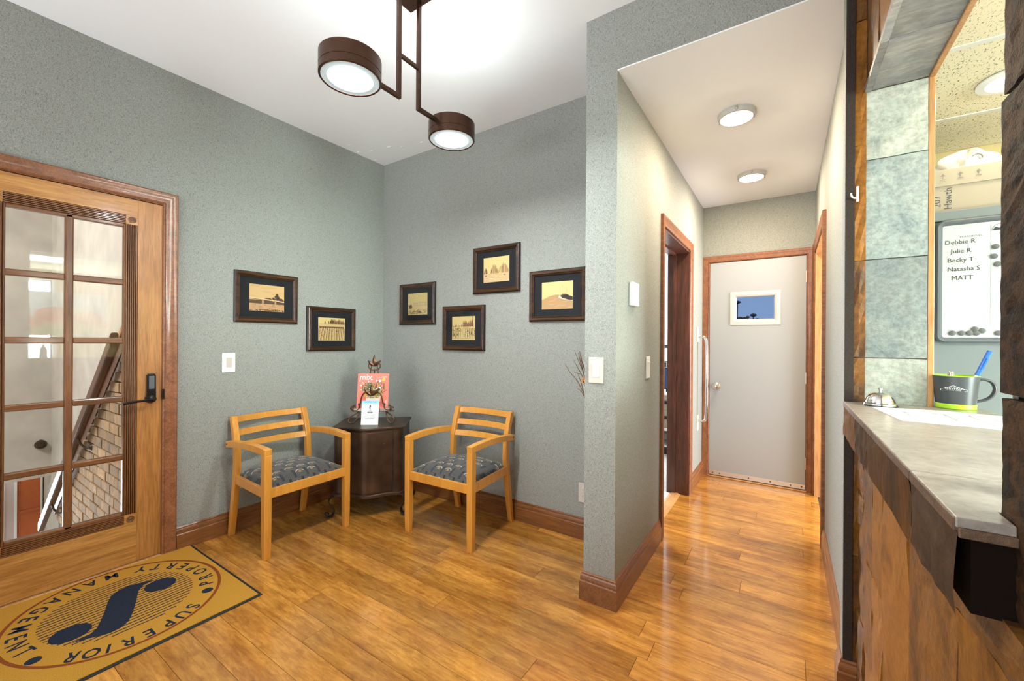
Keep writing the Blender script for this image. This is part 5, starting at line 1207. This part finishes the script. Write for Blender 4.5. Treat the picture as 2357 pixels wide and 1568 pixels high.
# ================================================================== SIDE ROOM seen through the left hallway doorway
struct('wall_side_room', G().box(-.6, 2.4, 3.55, 3.65, 0, 2.6).box(-.7, -.6, .13, 3.65, 0, 2.6).box(PX1, PX1+.1, HE+.12, 3.65, 0, 2.6), 'white_paint', 'white wall of the room off the hallway', 'wall')
struct('ceiling_side_room', G().box(-.7, 2.5, .12, 3.65, 2.6, 2.66), 'ceiling_white', 'ceiling of the room off the hallway', 'ceiling')
struct('floor_side_room', G().box(-.7, PX1-.13, .12, 3.65, -.06, .002), 'carpet', 'speckled grey carpet of the room off the hallway', 'floor')
YS_ = 2.40
sf = thing('storage_shelf', 'white shelf unit with black plinth in the side room', 'shelf', (1.95, YS_, 0))
ob('plinth', G().box(-.35, .40, 0, .35, 0, .085), 'black', sf); ob('side', G().box(-.35, -.33, 0, .35, .085, .62), 'white_paint', sf); ob('back', G().box(-.35, .40, .33, .35, .085, .62), 'white_paint', sf)
ob('shelf_board', G().box(-.35, .40, -.01, .35, .27, .30), 'white_paint', sf); ob('shelf_board', G().box(-.35, .40, -.005, .35, .24, .27), 'dark_iron', sf); ob('shelf_board', G().box(-.35, .40, 0, .35, .085, .10), 'white_paint', sf)
for z, h, lb in ((.302, .20, 'beige archive box on the shelf, lower of two'), (.504, .17, 'beige archive box with dark handle slot, upper of two')):
    t = thing('archive_box', lb, 'box', (1.98, YS_+.16, z), group='archive boxes in the side room')
    ob('body', G().box(-.20, .20, -.15, .15, 0, h-.05), 'cardboard', t, bevel=.003); ob('lid', G().box(-.205, .205, -.155, .155, h-.05, h), 'cardboard', t, bevel=.003)
    ob('handle_slot', G().box(-.16, .16, -.157, -.150, h-.10, h-.065), 'black', t)
ps = thing('notice_poster', 'dark blue poster in black frame in the side room', 'poster', onback(1.92, .86, YS_+.12))
ob('frame', G().box(-.28, .28, -.13, .20, -.01, .0), 'black', ps)
c = Canvas(); c.rect(-.27, -.115, .27, .115, (.035, .07, .17)); c.text('work', .02, .060, .045, (.6, .66, .75)); c.text('ury!', .02, .015, .045, (.6, .66, .75)); c.ring(.06, -.055, .032, .032, .006, (.6, .66, .75), 24); c.rect(.03, -.10, .14, -.095, (.5, .55, .65)); c.build('poster_print', ps)
ob('easel_leg', G().box(-.01, .01, -.16, -.10, -.03, -.01), 'black', ps)
ob('comb_binding', G().box(-.27, .27, .125, .19, .0, .012), 'plate_white', ps)
for k in range(18): ob('binding_ring', G().box(-.26+.03*k, -.245+.03*k, .13, .185, .010, .020), 'black', ps)
tag(ob('wall_rail', G().box(-.4, .5, -.014, 0, -.02, .02), 'black', M=Matrix.Translation((1.8, 3.548, 1.22))), 'black rail on the white wall of the side room', 'wall rail')
